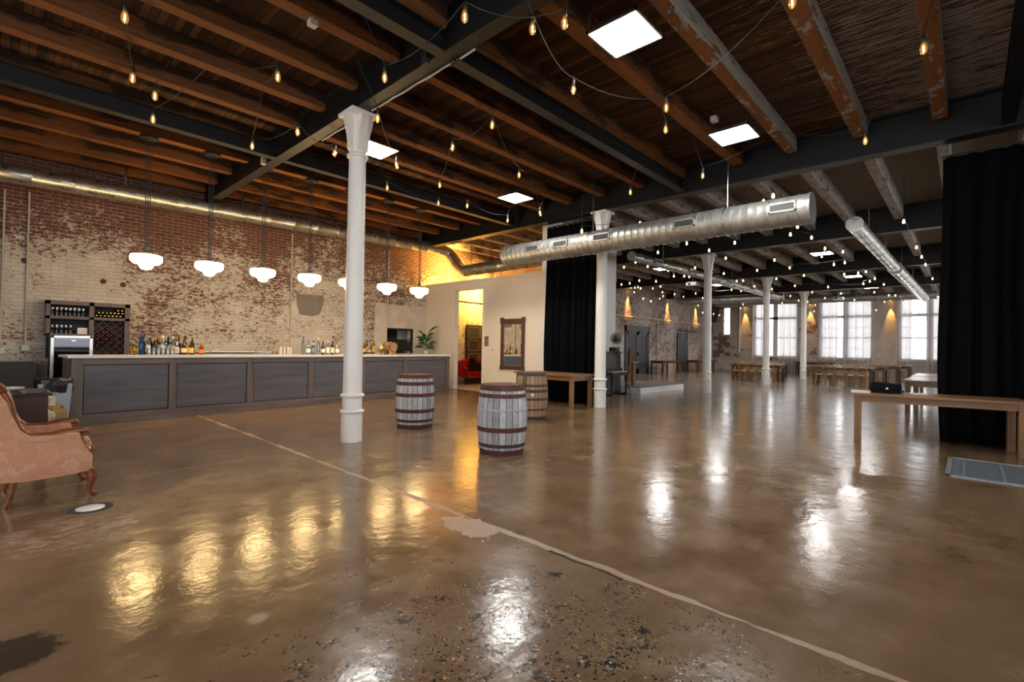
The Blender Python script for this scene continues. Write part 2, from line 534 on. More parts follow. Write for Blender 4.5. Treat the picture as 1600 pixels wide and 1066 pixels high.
M['blue_led'] = emis('blue_display', (.05, .15, 1), 4)
M['fridge_lamp'] = emis('fridge_lamp', (.35, .5, 1), .2)


def bulb_glass():
    t = NT('amber_bulb_glass')
    tr = t.n('BsdfTransparent')
    tr.inputs[0].default_value = (1, .80, .48, 1)
    gl = t.n('BsdfGlossy')
    gl.inputs['Roughness'].default_value = .05
    em = t.n('Emission')
    em.inputs[0].default_value = (1, .5, .12, 1)
    em.inputs[1].default_value = .10
    mx = t.n('MixShader')
    mx.inputs[0].default_value = .15
    ad = t.n('AddShader')
    t.t.links.new(tr.outputs[0], mx.inputs[1])
    t.t.links.new(gl.outputs[0], mx.inputs[2])
    t.t.links.new(mx.outputs[0], ad.inputs[0])
    t.t.links.new(em.outputs[0], ad.inputs[1])
    t.t.links.new(ad.outputs[0], t.out.inputs[0])
    return t.m


M['bulb_glass'] = bulb_glass()


def sheer():
    t = NT('sheer_white_voile')
    df = t.n('BsdfDiffuse')
    df.inputs[0].default_value = (.70, .66, .65, 1)
    tl = t.n('BsdfTranslucent')
    tl.inputs[0].default_value = (.56, .53, .53, 1)
    tr = t.n('BsdfTransparent')
    a = t.n('MixShader')
    a.inputs[0].default_value = .55
    b = t.n('MixShader')
    b.inputs[0].default_value = .11
    L = t.t.links.new
    L(df.outputs[0], a.inputs[1])
    L(tl.outputs[0], a.inputs[2])
    L(a.outputs[0], b.inputs[1])
    L(tr.outputs[0], b.inputs[2])
    L(b.outputs[0], t.out.inputs[0])
    return t.m


M['sheer'] = sheer()


def mirror_m():
    t = NT('mirror_silvering')
    return t.set(col=(.8, .8, .78), metal=1.0, rough=.02)


M['mirror'] = mirror_m()


def tile_mat():
    t = NT('white_mosaic_tile')
    br = t.n('TexBrick')
    t.link(t.co(), br.inputs['Vector'])
    br.offset = 0
    br.inputs['Scale'].default_value = 1
    br.inputs['Brick Width'].default_value = .1
    br.inputs['Row Height'].default_value = .1
    br.inputs['Mortar Size'].default_value = .008
    br.inputs['Color1'].default_value = (.7, .67, .6, 1)
    br.inputs['Color2'].default_value = (.62, .59, .52, 1)
    br.inputs['Mortar'].default_value = (.2, .17, .14, 1)
    return t.set(col=br.outputs['Color'], rough=.3)


M['tile'] = tile_mat()
M['grate'] = plain('galvanised_grate', (.20, .235, .28), .5, .5, .15, 9)
M['grate_hi'] = plain('pale_grate_metal', (.34, .37, .41), .45, .5, .2, 18)  # paler metal for the grate frame and cross bars
M['pit'] = plain('dark_pit', (.02, .025, .03), .9)
M['cable_white'] = plain('white_cable', (.55, .52, .47), .5)
M['conduit'] = plain('cream_conduit', (.52, .46, .37), .5)
M['kitchen'] = plain('kitchen_dark_wall', (.05, .04, .035), .7)
M['kitchen_w'] = plain('kitchen_white_board', (.7, .69, .66), .6)
M['plaster'] = plain('grey_plaster', (.22, .19, .165), .9, 0, .15, 5)


# ------------------------------------------------------------------ geometry helpers
def BM():
    return bmesh.new()


def box(bm, lo, hi, bev=0.0, rz=0.0, piv=None):
    lo, hi = Vector(lo), Vector(hi)
    c, s = (lo + hi) / 2, hi - lo
    r = bmesh.ops.create_cube(bm, size=1)
    vs = r['verts']
    bmesh.ops.scale(bm, vec=s, verts=vs)
    bmesh.ops.translate(bm, vec=c, verts=vs)
    if rz:
        bmesh.ops.rotate(bm, cent=piv or c, matrix=Matrix.Rotation(rz, 3, 'Z'), verts=vs)
    if bev:
        es = list({e for v in vs for e in v.link_edges})
        bmesh.ops.bevel(bm, geom=es, offset=bev, segments=2, affect='EDGES', profile=.6)
    return bm


def tube(bm, pts, r, n=8, caps=True):
    pts = [Vector(p) for p in pts]
    rs = r if isinstance(r, (list, tuple)) else [r] * len(pts)
    rings = []
    prev = None
    for i, p in enumerate(pts):
        if i == 0:
            d = pts[1] - p
        elif i == len(pts) - 1:
            d = p - pts[i - 1]
        else:
            d = (pts[i + 1] - p).normalized() + (p - pts[i - 1]).normalized()
        d.normalize()
        if prev is None:
            a = Vector((0, 0, 1)) if abs(d.z) < .9 else Vector((1, 0, 0))
            x = d.cross(a).normalized()
        else:
            x = (prev - d * prev.dot(d)).normalized()
        prev = x
        y = d.cross(x)
        rings.append([bm.verts.new(p + (x * math.cos(2 * PI * k / n) + y * math.sin(2 * PI * k / n)) * rs[i]) for k in range(n)])
    for a, b in zip(rings, rings[1:]):
        for k in range(n):
            bm.faces.new((a[k], a[(k + 1) % n], b[(k + 1) % n], b[k]))
    if caps:
        bm.faces.new(rings[0][::-1])
        bm.faces.new(rings[-1])
    return bm


def lathe(bm, prof, n=20, c=(0, 0, 0)):
    rings = []
    for (r, z) in prof:
        rings.append([bm.verts.new((c[0] + r * math.cos(2 * PI * k / n), c[1] + r * math.sin(2 * PI * k / n), c[2] + z)) for k in range(n)])
    for a, b in zip(rings, rings[1:]):
        for k in range(n):
            bm.faces.new((a[k], a[(k + 1) % n], b[(k + 1) % n], b[k]))
    bm.faces.new(rings[0][::-1])
    bm.faces.new(rings[-1])
    return bm


def extrude_xz(bm, pts, y0, y1):
    a = [bm.verts.new((x, y0, z)) for x, z in pts]
    b = [bm.verts.new((x, y1, z)) for x, z in pts]
    n = len(pts)
    bm.faces.new(a)
    bm.faces.new(b[::-1])
    for k in range(n):
        bm.faces.new((a[k], b[k], b[(k + 1) % n], a[(k + 1) % n]))
    return bm


def sheet(bm, f, nu, nv):
    vs = [[bm.verts.new(f(i / nu, j / nv)) for j in range(nv + 1)] for i in range(nu + 1)]
    for i in range(nu):
        for j in range(nv):
            bm.faces.new((vs[i][j], vs[i + 1][j], vs[i + 1][j + 1], vs[i][j + 1]))
    return bm


def ball(bm, c, r, seg=10, sq=(1, 1, 1)):
    rr = bmesh.ops.create_uvsphere(bm, u_segments=seg, v_segments=max(6, seg * 2 // 3), radius=r)
    bmesh.ops.scale(bm, vec=sq, verts=rr['verts'])
    bmesh.ops.translate(bm, vec=c, verts=rr['verts'])
    return bm


def obj(name, bm, m, parent=None, smooth=False, label=None, kind=None, solid=0):
    bmesh.ops.recalc_face_normals(bm, faces=bm.faces)
    me = bpy.data.meshes.new(name)
    bm.to_mesh(me)
    bm.free()
    me.materials.append(M[m] if isinstance(m, str) else m)
    if smooth:
        for p in me.polygons:
            p.use_smooth = True
        try:
            me.set_sharp_from_angle(angle=math.radians(40))
        except Exception:
            pass
    o = bpy.data.objects.new(name, me)
    COL.objects.link(o)
    if parent:
        o.parent = parent
    if label:
        o['label'] = label
    if kind:
        o['kind'] = kind
    if solid:
        md = o.modifiers.new('thickness', 'SOLIDIFY')
        md.thickness = solid
        md.offset = 0
    return o


def tag(o, label, cat, group=None, kind=None):
    o['label'] = label
    o['category'] = cat
    if group:
        o['group'] = group
    if kind:
        o['kind'] = kind
    return o


def thing(name, label, cat, loc=(0, 0, 0), rz=0.0, group=None, kind=None):
    o = bpy.data.objects.new(name, None)
    COL.objects.link(o)
    o.location = loc
    o.rotation_euler = (0, 0, rz)
    o.empty_display_size = .1
    return tag(o, label, cat, group, kind)


def copy_tree(o, parent=None):
    c = o.copy()
    COL.objects.link(c)
    if parent:
        c.parent = parent
    for ch in list(o.children):
        copy_tree(ch, c)
    return c


def struct(name, bm, m, parent=None, label=None, smooth=False):
    return obj(name, bm, m, parent, smooth=smooth, label=label, kind='structure')


# ================================================================== SETTING
XB, XF = -4.0, 36.4          # back of the hall, window wall
YL, YR = 13.75, -6.0         # brick bar wall, right side
ZC = 5.26
struct('floor', box(BM(), (XB - .3, YR - .3, -.12), (XF + .4, YL + 2.6, 0)), 'floor', label='brown polished concrete floor with pale filled joint')
struct('ceiling', box(BM(), (XB - .3, YR - .3, ZC), (XF + .4, YL + 2.6, ZC + .1)), 'planks', label='dark plank ceiling above the joists')


def wall_boxes(bm, axis, c0, c1, u0, u1, z0, z1, holes):
    us = sorted({u0, u1, *[h[0] for h in holes], *[h[1] for h in holes]})
    for a, b in zip(us, us[1:]):
        if b <= u0 or a >= u1:
            continue
        cut = sorted([(h[2], h[3]) for h in holes if h[0] < (a + b) / 2 < h[1]])
        z = z0
        for (p, q) in cut + [(z1, z1)]:
            if p > z:
                lo, hi = ((a, c0, z), (b, c1, p)) if axis == 'x' else ((c0, a, z), (c1, b, p))
                box(bm, lo, hi)
            z = q
    return bm


struct('wall_left', wall_boxes(BM(), 'x', YL, YL + .35, XB, 15.0, 0, ZC, [(8.76, 9.78, 1.03, 1.94)]), 'brick_bar', label='peeling painted brick wall behind the bar')
struct('wall_left_far', wall_boxes(BM(), 'x', YL, YL + .35, 15.0, XF + .35, 0, ZC, []), 'brick_far', label='worn brick wall with two dark doors at the far end')
WIN = [(12.5, 13.06, 2.52, 4.55), (8.25, 10.9, 1.05, 4.75), (4.25, 6.92, 1.05, 4.75), (.25, 2.92, 1.05, 4.75), (-3.75, -1.08, 1.05, 4.75)]
struct('wall_front', wall_boxes(BM(), 'y', XF, XF + .35, YR, YL, 0, ZC, WIN), 'brick_win', label='far end wall with tall windows and peeling cream paint')
struct('wall_right', wall_boxes(BM(), 'x', YR - .3, YR, XB, XF, 0, ZC,
                                [(x, x + 2.6, 1.0, 4.6) for x in (-2.6, 1.6, 13, 17.5, 22, 26.5, 31)]), 'brick_side', label='unseen brick side wall with tall openings added for fill daylight')  # out-of-view openings, added to let fill daylight into the hall
struct('wall_back', wall_boxes(BM(), 'y', XB - .3, XB, YR, YL, 0, ZC, [(y, y + 2.6, 1.0, 4.6) for y in (-4.6, 0, 4.4)]), 'brick_back', label='brick wall behind the viewer with openings added for fill daylight')  # these openings are invented, sized to feed fill light from behind
# grey plaster patch on the bar wall
pb = BM()
f = [(5.80, 2.76), (6.59, 2.80), (6.62, 2.62), (6.50, 2.24), (6.3, 2.17), (5.92, 2.20), (5.84, 2.45)]
extrude_xz(pb, f, YL - .006, YL + .01)
struct('trim_1', pb, 'plaster', label='grey plaster patch on the brick wall')

# partition with doorway, its side wall, post
struct('wall_partition', wall_boxes(BM(), 'y', 10.30, 10.44, 8.56, YL, 0, 3.47, [(10.87, 12.22, 0, 3.2)]), 'drywall', label='cream partition wall with open doorway and mirror')
struct('wall_side', box(BM(), (10.30, 8.32, 0), (13.76, 8.56, ZC)), 'trim_white', label='white side wall behind the black curtain')
t1 = BM()
box(t1, (10.27, 8.56, 3.40), (10.47, YL, 3.49), .006)
struct('trim_2', t1, 'drywall', label='cap rail along the top of the partition')
b1 = BM()
box(b1, (10.275, 8.56, 0), (10.30, 10.87, .13), .004)
box(b1, (10.275, 12.22, 0), (10.30, 12.4, .13), .004)
struct('baseboard_partition', b1, 'trim_white')
d1 = BM()
for y in (10.87, 12.22):
    box(d1, (10.285, y - .02, 0), (10.455, y + .02, 3.2))
box(d1, (10.285, 10.85, 3.18), (10.455, 12.24, 3.22))
struct('door_1', d1, 'trim_white', label='white lined open doorway in the cream partition')
struct('floor_tiles', box(BM(), (10.3, 8.56, 0), (13.56, YL, .006)), 'tile', label='white mosaic tile floor beyond the doorway')
struct('wall_washroom', box(BM(), (13.56, 8.56, 0), (13.70, YL, ZC)), 'drywall')

# kitchen pass-through window in the bar wall
pw = thing('window_5', 'dark pass-through hatch in the brick wall beside the plant', 'hatch', kind='structure')
fr = BM()
for (x0, x1, z0, z1) in ((8.76, 9.78, 1.90, 1.94), (8.76, 8.80, 1.03, 1.94), (9.74, 9.78, 1.03, 1.94), (8.76, 9.78, 1.03, 1.06), (8.8, 9.74, 1.55, 1.58)):
    box(fr, (x0, YL + .02, z0), (x1, YL + .1, z1))
obj('hatch_frame', fr, 'black_metal', pw)
rc = BM()
for lo, hi in (((8.4, YL + .9, .6), (10.9, YL + .95, 2.4)), ((8.4, YL + .35, .6), (8.45, YL + .9, 2.4)), ((10.85, YL + .35, .6), (10.9, YL + .9, 2.4)),
               ((8.4, YL + .35, 2.35), (10.9, YL + .95, 2.4)), ((8.4, YL + .35, .6), (10.9, YL + .95, .65))):
    box(rc, lo, hi)
obj('hatch_recess', rc, 'kitchen', pw)
obj('white_board', box(BM(), (9.72, YL + .84, 1.58), (10.3, YL + .89, 2.05)), 'kitchen_w', pw)

# ---------------------------------------------------------------- steel girders (across) and beams (along)
GIR = [(3.53, 4.735, .18), (9.94, 4.665, .26), (16.15, 4.585, .26), (22.45, 4.56, .26), (28.65, 4.53, .26)]


def ibeam_y(x, zb, w, y0, y1):
    b = BM()
    box(b, (x - w / 2, y0, zb), (x + w / 2, y1, zb + .022))
    box(b, (x - .012, y0, zb + .022), (x + .012, y1, ZC - .03))
    box(b, (x - w / 2, y0, ZC - .03), (x + w / 2, y1, ZC))
    return b


ords = ['nearest', 'second', 'third', 'fourth', 'fifth']
for i, (x, zb, w) in enumerate(GIR):
    g = struct('steel_girder', ibeam_y(x, zb, w, YR, YL), 'steel_black', label='black steel girder, %s across the ceiling' % ords[i])


def ibeam_x(y, zb, zt, w, x0, x1):
    b = BM()
    box(b, (x0, y - w / 2, zb), (x1, y + w / 2, zb + .016))
    box(b, (x0, y - .01, zb + .016), (x1, y + .01, zt - .016))
    box(b, (x0, y - w / 2, zt - .016), (x1, y + w / 2, zt))
    for xe in (x0 + .06, x1 - .06):
        box(b, (xe - .06, y - .016, zb + .03), (xe + .06, y + .016, zt - .03))
        for dz in (.07, .14):
            for dx in (-.03, .03):
                box(b, (xe + dx - .008, y - .026, zb + dz - .008), (xe + dx + .008, y + .026, zb + dz + .008))
    return b


for (x0, x1) in ((XB, 3.44), (3.62, 9.81)):
    for y, zb, zt in ((4.38, 4.70, 4.93), (9.2, 4.73, 4.98), (-.40, 4.70, 4.93)):
        struct('steel_beam', ibeam_x(y, zb, zt, .16, x0, x1), 'steel_black', label='black steel beam running along the hall under the joists')

# ---------------------------------------------------------------- timber joists
JY = [.33, 1.33, 2.35, 3.28, 4.41, 5.34, 6.35, 7.32, 8.25, 9.55, 10.6, 11.6, 12.6, 13.5, -.7, -1.7, -2.7, -3.7, -4.7]
bays = [(XB, 3.45, 5.0), (3.61, 9.83, 5.0), (10.06, 16.03, 4.9), (16.27, 22.33, 4.88), (22.57, 28.53, 4.86), (28.77, XF, 4.86)]
for bi, (x0, x1, zb) in enumerate(bays):
    for y in JY:
        if bi == 2 and 8.3 < y < 8.7:
            continue
        w = .185 + R.uniform(-.02, .015)
        b = BM()
        box(b, (0, -w / 2, 0), (x1 - x0, w / 2, ZC - zb), .012)
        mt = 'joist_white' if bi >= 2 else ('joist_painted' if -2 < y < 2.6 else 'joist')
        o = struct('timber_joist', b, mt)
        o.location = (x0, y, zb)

# ---------------------------------------------------------------- iron columns
def column(x, y, ztop, i):
    o = thing('iron_column', ['white cast iron column nearest the camera, in front of the bar', 'white cast iron column beside the black curtain and piano',
                              'white cast iron column just past the low stage', 'white cast iron column in front of the left group of tables',
                              'most distant white cast iron column, in front of the windows'][i], 'column', (x, y, 0), kind='thing')
    b = BM()
    lathe(b, [(.148, 0), (.148, .42), (.150, .42)], 28)
    obj('base_drum', b, 'white_iron', o, True)
    for z in (.43, .66):
        b = BM()
        lathe(b, [(.135, z - .028), (.158, z - .024), (.172, z), (.158, z + .022), (.135, z + .028)], 28)
        obj('collar_ring', b, 'white_iron', o, True)
    b = BM()
    zc = ztop - .62
    lathe(b, [(.138, .44), (.138, .64), (.135, .68), (.118, zc)], 28)
    obj('shaft', b, 'white_iron', o, True)
    b = BM()
    lathe(b, [(.118, zc - .025), (.145, zc - .02), (.150, zc + .01), (.13, zc + .03), (.118, zc + .035)], 28)
    lathe(b, [(.117, zc), (.117, ztop - .1), (.16, ztop - .05), (.19, ztop - .045)], 28)
    box(b, (-.21, -.21, ztop - .05), (.21, .21, ztop), .008)
    for a in range(4):      # four brackets under the cap plate
        r = []
        ca, sa = math.cos(a * PI / 2), math.sin(a * PI / 2)
        pr = [(.10, zc + .06), (.135, zc + .10), (.135, zc + .2), (.15, zc + .3), (.20, ztop - .12), (.20, ztop - .05), (.10, ztop - .05)]
        va = []
        for s in (-.06, .06):
            va.append([b.verts.new((ca * p - sa * s, sa * p + ca * s, z)) for p, z in pr])
        n = len(pr)
        b.faces.new(va[0])
        b.faces.new(va[1][::-1])
        for k in range(n):
            b.faces.new((va[0][k], va[1][k], va[1][(k + 1) % n], va[0][(k + 1) % n]))
    obj('capital', b, 'white_iron', o, True)


for i, (x, y, zt) in enumerate([(3.58, 6.49, GIR[0][1]), (9.96, 6.42, GIR[1][1]), (16.22, 6.32, GIR[2][1]), (22.55, 6.28, GIR[3][1]), (28.72, 6.22, GIR[4][1])]):
    column(x, y, zt, i)

# ---------------------------------------------------------------- windows of the end wall
def window(i, y0, y1, z0, z1, small=False):
    w = thing('window_%d' % i, ['narrow white sash window high in the corner', 'tall white sash window, first from the speaker corner', 'tall white sash window, second from the speaker corner',
                                'tall white sash window beside the black curtain', 'tall white sash window hidden by black curtain'][i - 1], 'window', (XF, 0, 0), kind='structure')
    b = BM()
    t = .07
    X0, X1 = .02, .16
    for (a, c, p, q) in ((y0, y0 + t, z0, z1), (y1 - t, y1, z0, z1), (y0, y1, z0, z0 + t), (y0, y1, z1 - t, z1)):
        box(b, (X0, a, p), (X1, c, q))
    if small:
        zm = (z0 + z1) / 2
        box(b, (X0 + .02, y0, zm - .03), (X1, y1, zm + .03))
    else:
        ym = (y0 + y1) / 2
        box(b, (X0 - .02, ym - .14, z0), (X1 + .02, ym + .14, z1))
        box(b, (X0 - .02, y0, 3.58), (X1 + .02, y1, 3.74))
        box(b, (X0, y0, 2.30), (X1, y1, 2.37))
    obj('window_frame', b, 'trim_white', w)
    b = BM()
    if not small:
        for (a, c) in ((y0 + t, ym - .14), (ym + .14, y1 - t)):
            for k in (1, 2):
                yy = a + (c - a) * k / 3
                box(b, (.07, yy - .012, z0), (.10, yy + .012, z1))
            for zz in (1.68, 2.95):
                box(b, (.07, a, zz - .012), (.10, c, zz + .012))
    else:
        for zz in (3.0, 4.05):
            box(b, (.07, y0, zz - .012), (.10, y1, zz + .012))
    obj('glazing_bars', b, 'trim_white', w)
    obj('pane', box(BM(), (.08, y0, z0), (.09, y1, z1)), 'pane', w)
    obj('sill', box(BM(), (-.12, y0 - .1, z0 - .06), (.2, y1 + .1, z0), .006), 'trim_white', w)


for i, (a, b_, c, d) in enumerate(WIN):
    window(i + 1, a, b_, c, d, i == 0)


def drape(y0, y1, x, zt, zb, amp, waves, seed, flare=.0, rows=10):
    rr = random.Random(seed)
    ph = [rr.uniform(0, 6) for _ in range(4)]

    def f(u, v):
        y = y0 + (y1 - y0) * u
        z = zb + (zt - zb) * v
        a = amp * (.7 + .5 * (1 - v))
        dx = a * math.sin(u * waves * 2 * PI + ph[0] + .4 * math.sin(v * 3 + ph[1])) + a * .5 * math.sin(u * waves * 3.3 * PI + ph[2])
        y += flare * (1 - v) * (u - .5) + .015 * math.sin(v * 7 + u * 20)
        return (x + dx, y, z)
    return f


sh = [(9.95, 10.95, 'first'), (8.12, 9.30, 'second'), (5.95, 7.05, 'third'), (4.20, 5.62, 'fourth'), (2.35, 3.1, 'fifth'), (.2, 1.75, 'sixth')]
cr = ['left of the first tall window', 'right of the first tall window', 'left of the second tall window', 'right of the second tall window',
      'left of the window beside the black curtain', 'just clear of the black curtain']
for k, (y0, y1, n_) in enumerate(sh):
    b = sheet(BM(), drape(y0, y1, XF - .28, 4.6, .03, .055, (y1 - y0) * 4.2, k + 20), int((y1 - y0) * 40), 12)
    o = obj('sheer_curtain', b, 'sheer', smooth=True)
    tag(o, 'sheer white floor-length curtain hanging ' + cr[k], 'curtain', 'sheer white window curtains')

# ---------------------------------------------------------------- doors on the far brick wall
d = thing('door_2', 'slate grey double door with panels in the far brick wall', 'door', (23.75, YL, 0), kind='structure')
b = BM()
for (x0, x1, z0, z1) in ((-.05, .06, 0, 2.7), (2.54, 2.65, 0, 2.7), (-.05, 2.65, 2.40, 2.72)):
    box(b, (x0, -.09, z0), (x1, 0, z1), .005)
obj('door_frame', b, 'slate_door', d)
for s in (0, 1):
    x0 = .07 + s * 1.24
    lf = obj('door_leaf', box(BM(), (x0, -.05, .01), (x0 + 1.22, 0, 2.39)), 'slate_door2', d)
    b = BM()
    for (a, c, p, q) in ((x0, x0 + .16, .01, 2.39), (x0 + 1.06, x0 + 1.22, .01, 2.39), (x0, x0 + 1.22, 2.2, 2.39), (x0, x0 + 1.22, .01, .28)):
        box(b, (a, -.075, p), (c, -.05, q), .003)
    obj('raised_rails', b, 'slate_door', lf)
    obj('door_handle', box(BM(), (1.22 + s * .1, -.13, 1.02), (1.26 + s * .1, -.07, 1.2), .006), 'black_metal', lf)
d = thing('barn_door', 'dark sliding barn door hanging on a rail on the brick wall', 'door', (30.15, YL, 0), kind='thing')
obj('door_panel', box(BM(), (0, -.12, .03), (1.6, -.06, 2.5)), 'slate_door', d)
b = BM()
for k in range(8):
    box(b, (k * .2 + .004, -.128, .03), (k * .2 + .194, -.12, 2.5))
obj('board_face', b, 'slate_door', d)
obj('rail', box(BM(), (-.1, -.14, 2.62), (3.5, -.10, 2.70)), 'black_metal', d)
for x in (.3, 1.3):
    b = BM()
    box(b, (x - .04, -.15, 2.1), (x + .04, -.14, 2.62))
    lathe(b, [(.02, -.02), (.085, -.02), (.085, .02), (.02, .02)], 14)
    for v in list(b.verts)[-56:]:
        v.co = Vector((x + v.co.x, -.16 + v.co.z * .5, 2.72 + v.co.y))
    obj('hanger', b, 'black_metal', d)
d = thing('door_3', 'dark grey panelled door seen through the open doorway', 'door', (12.15, YL, 0), kind='structure')
obj('door_leaf', box(BM(), (0, -.06, 0), (1.3, 0, 2.2)), 'slate_door2', d)
b = BM()
for px in (.08, .68):
    for pz in (.2, .72, 1.22, 1.7):
        for (x0, x1, z0, z1) in ((0, .54, 0, .03), (0, .54, .38, .41), (0, .03, 0, .41), (.51, .54, 0, .41)):
            box(b, (px + x0, -.075, pz + z0), (px + x1, -.06, pz + z1))
obj('gilt_moulding', b, 'brass', d, label='thin gilt panel moulding')

# ================================================================== DUCTS
def duct_run(bm, p0, p1, r, n=28, seam=.3, ends=True):
    p0, p1 = Vector(p0), Vector(p1)
    L = (p1 - p0).length
    k = max(2, int(L / seam))
    pts, rs = [], []
    for i in range(k):
        a, c = i / k, (i + 1) / k
        for (q, rr) in ((a, r + .008), (a + .06 / L * .4, r + .008), (a + .07 / L * .5, r), (c - .002 / L, r)):
            if pts and q * L <= (pts[-1] - p0).length + 1e-4:
                continue
            pts.append(p0.lerp(p1, min(q, 1)))
            rs.append(rr)
    pts.append(p1)
    rs.append(r + .006)
    tube(bm, pts, rs, n, ends)
    return bm


def grille(parent, x, y, z, axis, r, w=.42, h=.16, ang=0.0):
    """a register set on the duct's side; axis 'y' duct seen from -x, 'x' duct seen from -y"""
    b = BM()
    g = BM()
    t = .025
    o = r + .012
    def put(bm, a0, a1, z0, z1, d0, d1):
        if axis == 'y':
            box(bm, (x - d1, y + a0, z + z0), (x - d0, y + a1, z + z1))
        else:
            box(bm, (x + a0, y - d1, z + z0), (x + a1, y - d0, z + z1))
    put(g, -w / 2 + .02, w / 2 - .02, -h / 2 + .02, h / 2 - .02, r * .6, o)
    put(b, -w / 2, w / 2, h / 2 - t, h / 2, r * .8, o + .012)
    put(b, -w / 2, w / 2, -h / 2, -h / 2 + t, r * .8, o + .012)
    put(b, -w / 2, -w / 2 + t, -h / 2, h / 2, r * .8, o + .012)
    put(b, w / 2 - t, w / 2, -h / 2, h / 2, r * .8, o + .012)
    n = 14
    lv = BM()
    for k in range(1, n):
        a = -w / 2 + w * k / n
        put(lv, a - .003, a + .003, -h / 2, h / 2, o - .01, o + .004)
    v = obj('vent_grille', b, 'duct', parent)
    obj('grille_opening', g, 'grille', v)
    obj('louvres', lv, 'duct_dark', v)


d = thing('spiral_duct', 'large silver spiral duct with vents crossing above the black curtain', 'duct')
DX, DZ, DR = 9.30, 3.80, .255
VY = (7.85, 6.98, 5.86, 4.0, 2.30)
obj('duct_body', duct_run(BM(), (DX, 1.92, DZ), (DX, 8.82, DZ), DR, 32, .15), 'duct', d, True)
b = BM()
tube(b, [(DX, 8.83, DZ), (DX, 8.95, DZ), (DX, 9.02, DZ), (DX, 9.03, DZ)], [DR + .012, DR + .01, DR - .05, .02], 28)
obj('end_cap', b, 'duct', d, True)
obj('end_cap', tube(BM(), [(DX, 1.93, DZ), (DX, 1.90, DZ)], [DR + .012, DR + .012], 28), 'duct', d, True)
for y in VY:
    grille(d, DX, y, DZ + .03, 'y', DR)
for y in (3.28, 6.24):
    b = BM()
    tube(b, [(DX, y, DZ), (DX, y, ZC - .01)], .013, 8)
    tube(b, [(DX + (DR + .004) * math.cos(a * PI / 12), y, DZ + (DR + .004) * math.sin(a * PI / 12)) for a in range(25)], .012, 6)
    obj('hanger_rod', b, 'steel', d, True)

d = thing('wall_duct', 'long silver duct running along the top of the bar wall', 'duct')
b = BM()
duct_run(b, (XB + .1, 13.2, 4.42), (10.4, 13.2, 4.68), .185, 24, .62, False)
obj('duct_body', b, 'duct_shiny', d, True)
b = BM()
tube(b, [(10.38, 13.2, 4.68), (10.62, 13.18, 4.66), (10.78, 13.1, 4.55), (10.82, 12.95, 4.38), (10.80, 12.7, 4.12), (10.78, 12.42, 3.95), (10.77, 12.2, 3.91)], .19, 24)
obj('elbow', b, 'duct_shiny', d, True)
b = BM()
duct_run(b, (10.77, 12.25, 3.91), (10.77, 9.0, 3.93), .19, 24, .5)
obj('lower_run', b, 'duct_shiny', d, True)
for x in (-.3, 1.9, 4.2, 6.5, 8.8):
    b = BM()
    z = 4.42 + (x - XB) * .018
    box(b, (x - .015, 13.19, z + .18), (x + .015, 13.21, ZC))
    obj('hanger_strap', b, 'steel', d)
tag(obj('duct_stub', duct_run(BM(), (11.9, 12.3, 4.32), (11.9, 11.0, 4.32), .13, 18, .4), 'duct_dark', smooth=True), 'short dull duct stub high behind the partition', 'duct')
bm_ = BM()
tube(bm_, [(11.9, 12.2, 4.4), (11.9, 12.2, ZC)], .012, 6)
tag(obj('hanging_rod', bm_, 'black_metal'), 'thin rod holding the dull duct stub behind the partition', 'rod')

d = thing('spiral_duct', 'slim silver duct running away above the columns', 'duct')
obj('duct_body', duct_run(BM(), (13.1, 7.42, 4.2), (19.5, 7.26, 4.2), .135, 20, .5), 'duct_shiny', d, True)
obj('wide_section', duct_run(BM(), (19.5, 7.26, 4.2), (27.37, 7.06, 4.2), .17, 20, .5), 'duct_shiny', d, True)
for x in (14.5, 17, 20.5, 23, 25.5):
    grille(d, x, 7.42 - (x - 13.1) * .025, 4.2, 'x', .16, .5, .13)
    b = BM()
    tube(b, [(x + .6, 7.4 - (x - 13.1) * .025, 4.2), (x + .6, 7.4 - (x - 13.1) * .025, ZC)], .012, 6)
    obj('hanger_rod', b, 'steel', d)
d = thing('spiral_duct', 'silver duct running away beside the black curtain', 'duct')
obj('duct_body', duct_run(BM(), (13.2, 1.88, 4.3), (20.6, 1.80, 4.27), .165, 22, .9), 'duct_shiny', d, True)
obj('wide_section', duct_run(BM(), (20.6, 1.80, 4.27), (31.8, 1.62, 4.22), .205, 22, .9), 'duct_shiny', d, True)
for x in (15, 18, 22, 26, 30):
    b = BM()
    tube(b, [(x, 1.86 - (x - 13.2) * .014, 4.3), (x, 1.86 - (x - 13.2) * .014, ZC)], .012, 6)
    obj('hanger_rod', b, 'steel', d)
d = thing('cross_duct', 'silver duct with an elbow crossing in front of the far windows', 'duct')
obj('duct_body', duct_run(BM(), (27.6, 12.1, 4.22), (27.6, 6.9, 4.18), .20, 22, .5), 'duct', d, True)
b = BM()
tube(b, [(27.6, 12.05, 4.22), (27.6, 12.3, 4.23), (27.6, 12.48, 4.32), (27.6, 12.56, 4.5), (27.6, 12.56, 5.2)], .205, 22)
obj('elbow', b, 'duct', d, True)
d = thing('cross_duct', 'long silver duct running above the tops of the far windows', 'duct')
obj('duct_body', duct_run(BM(), (33.6, 12.4, 4.62), (33.6, 1.2, 4.52), .23, 22, .5), 'duct', d, True)
for y in (11, 8, 5, 2.4):
    b = BM()
    tube(b, [(33.6, y, 4.6), (33.6, y, ZC)], .014, 6)
    obj('hanger_rod', b, 'steel', d)

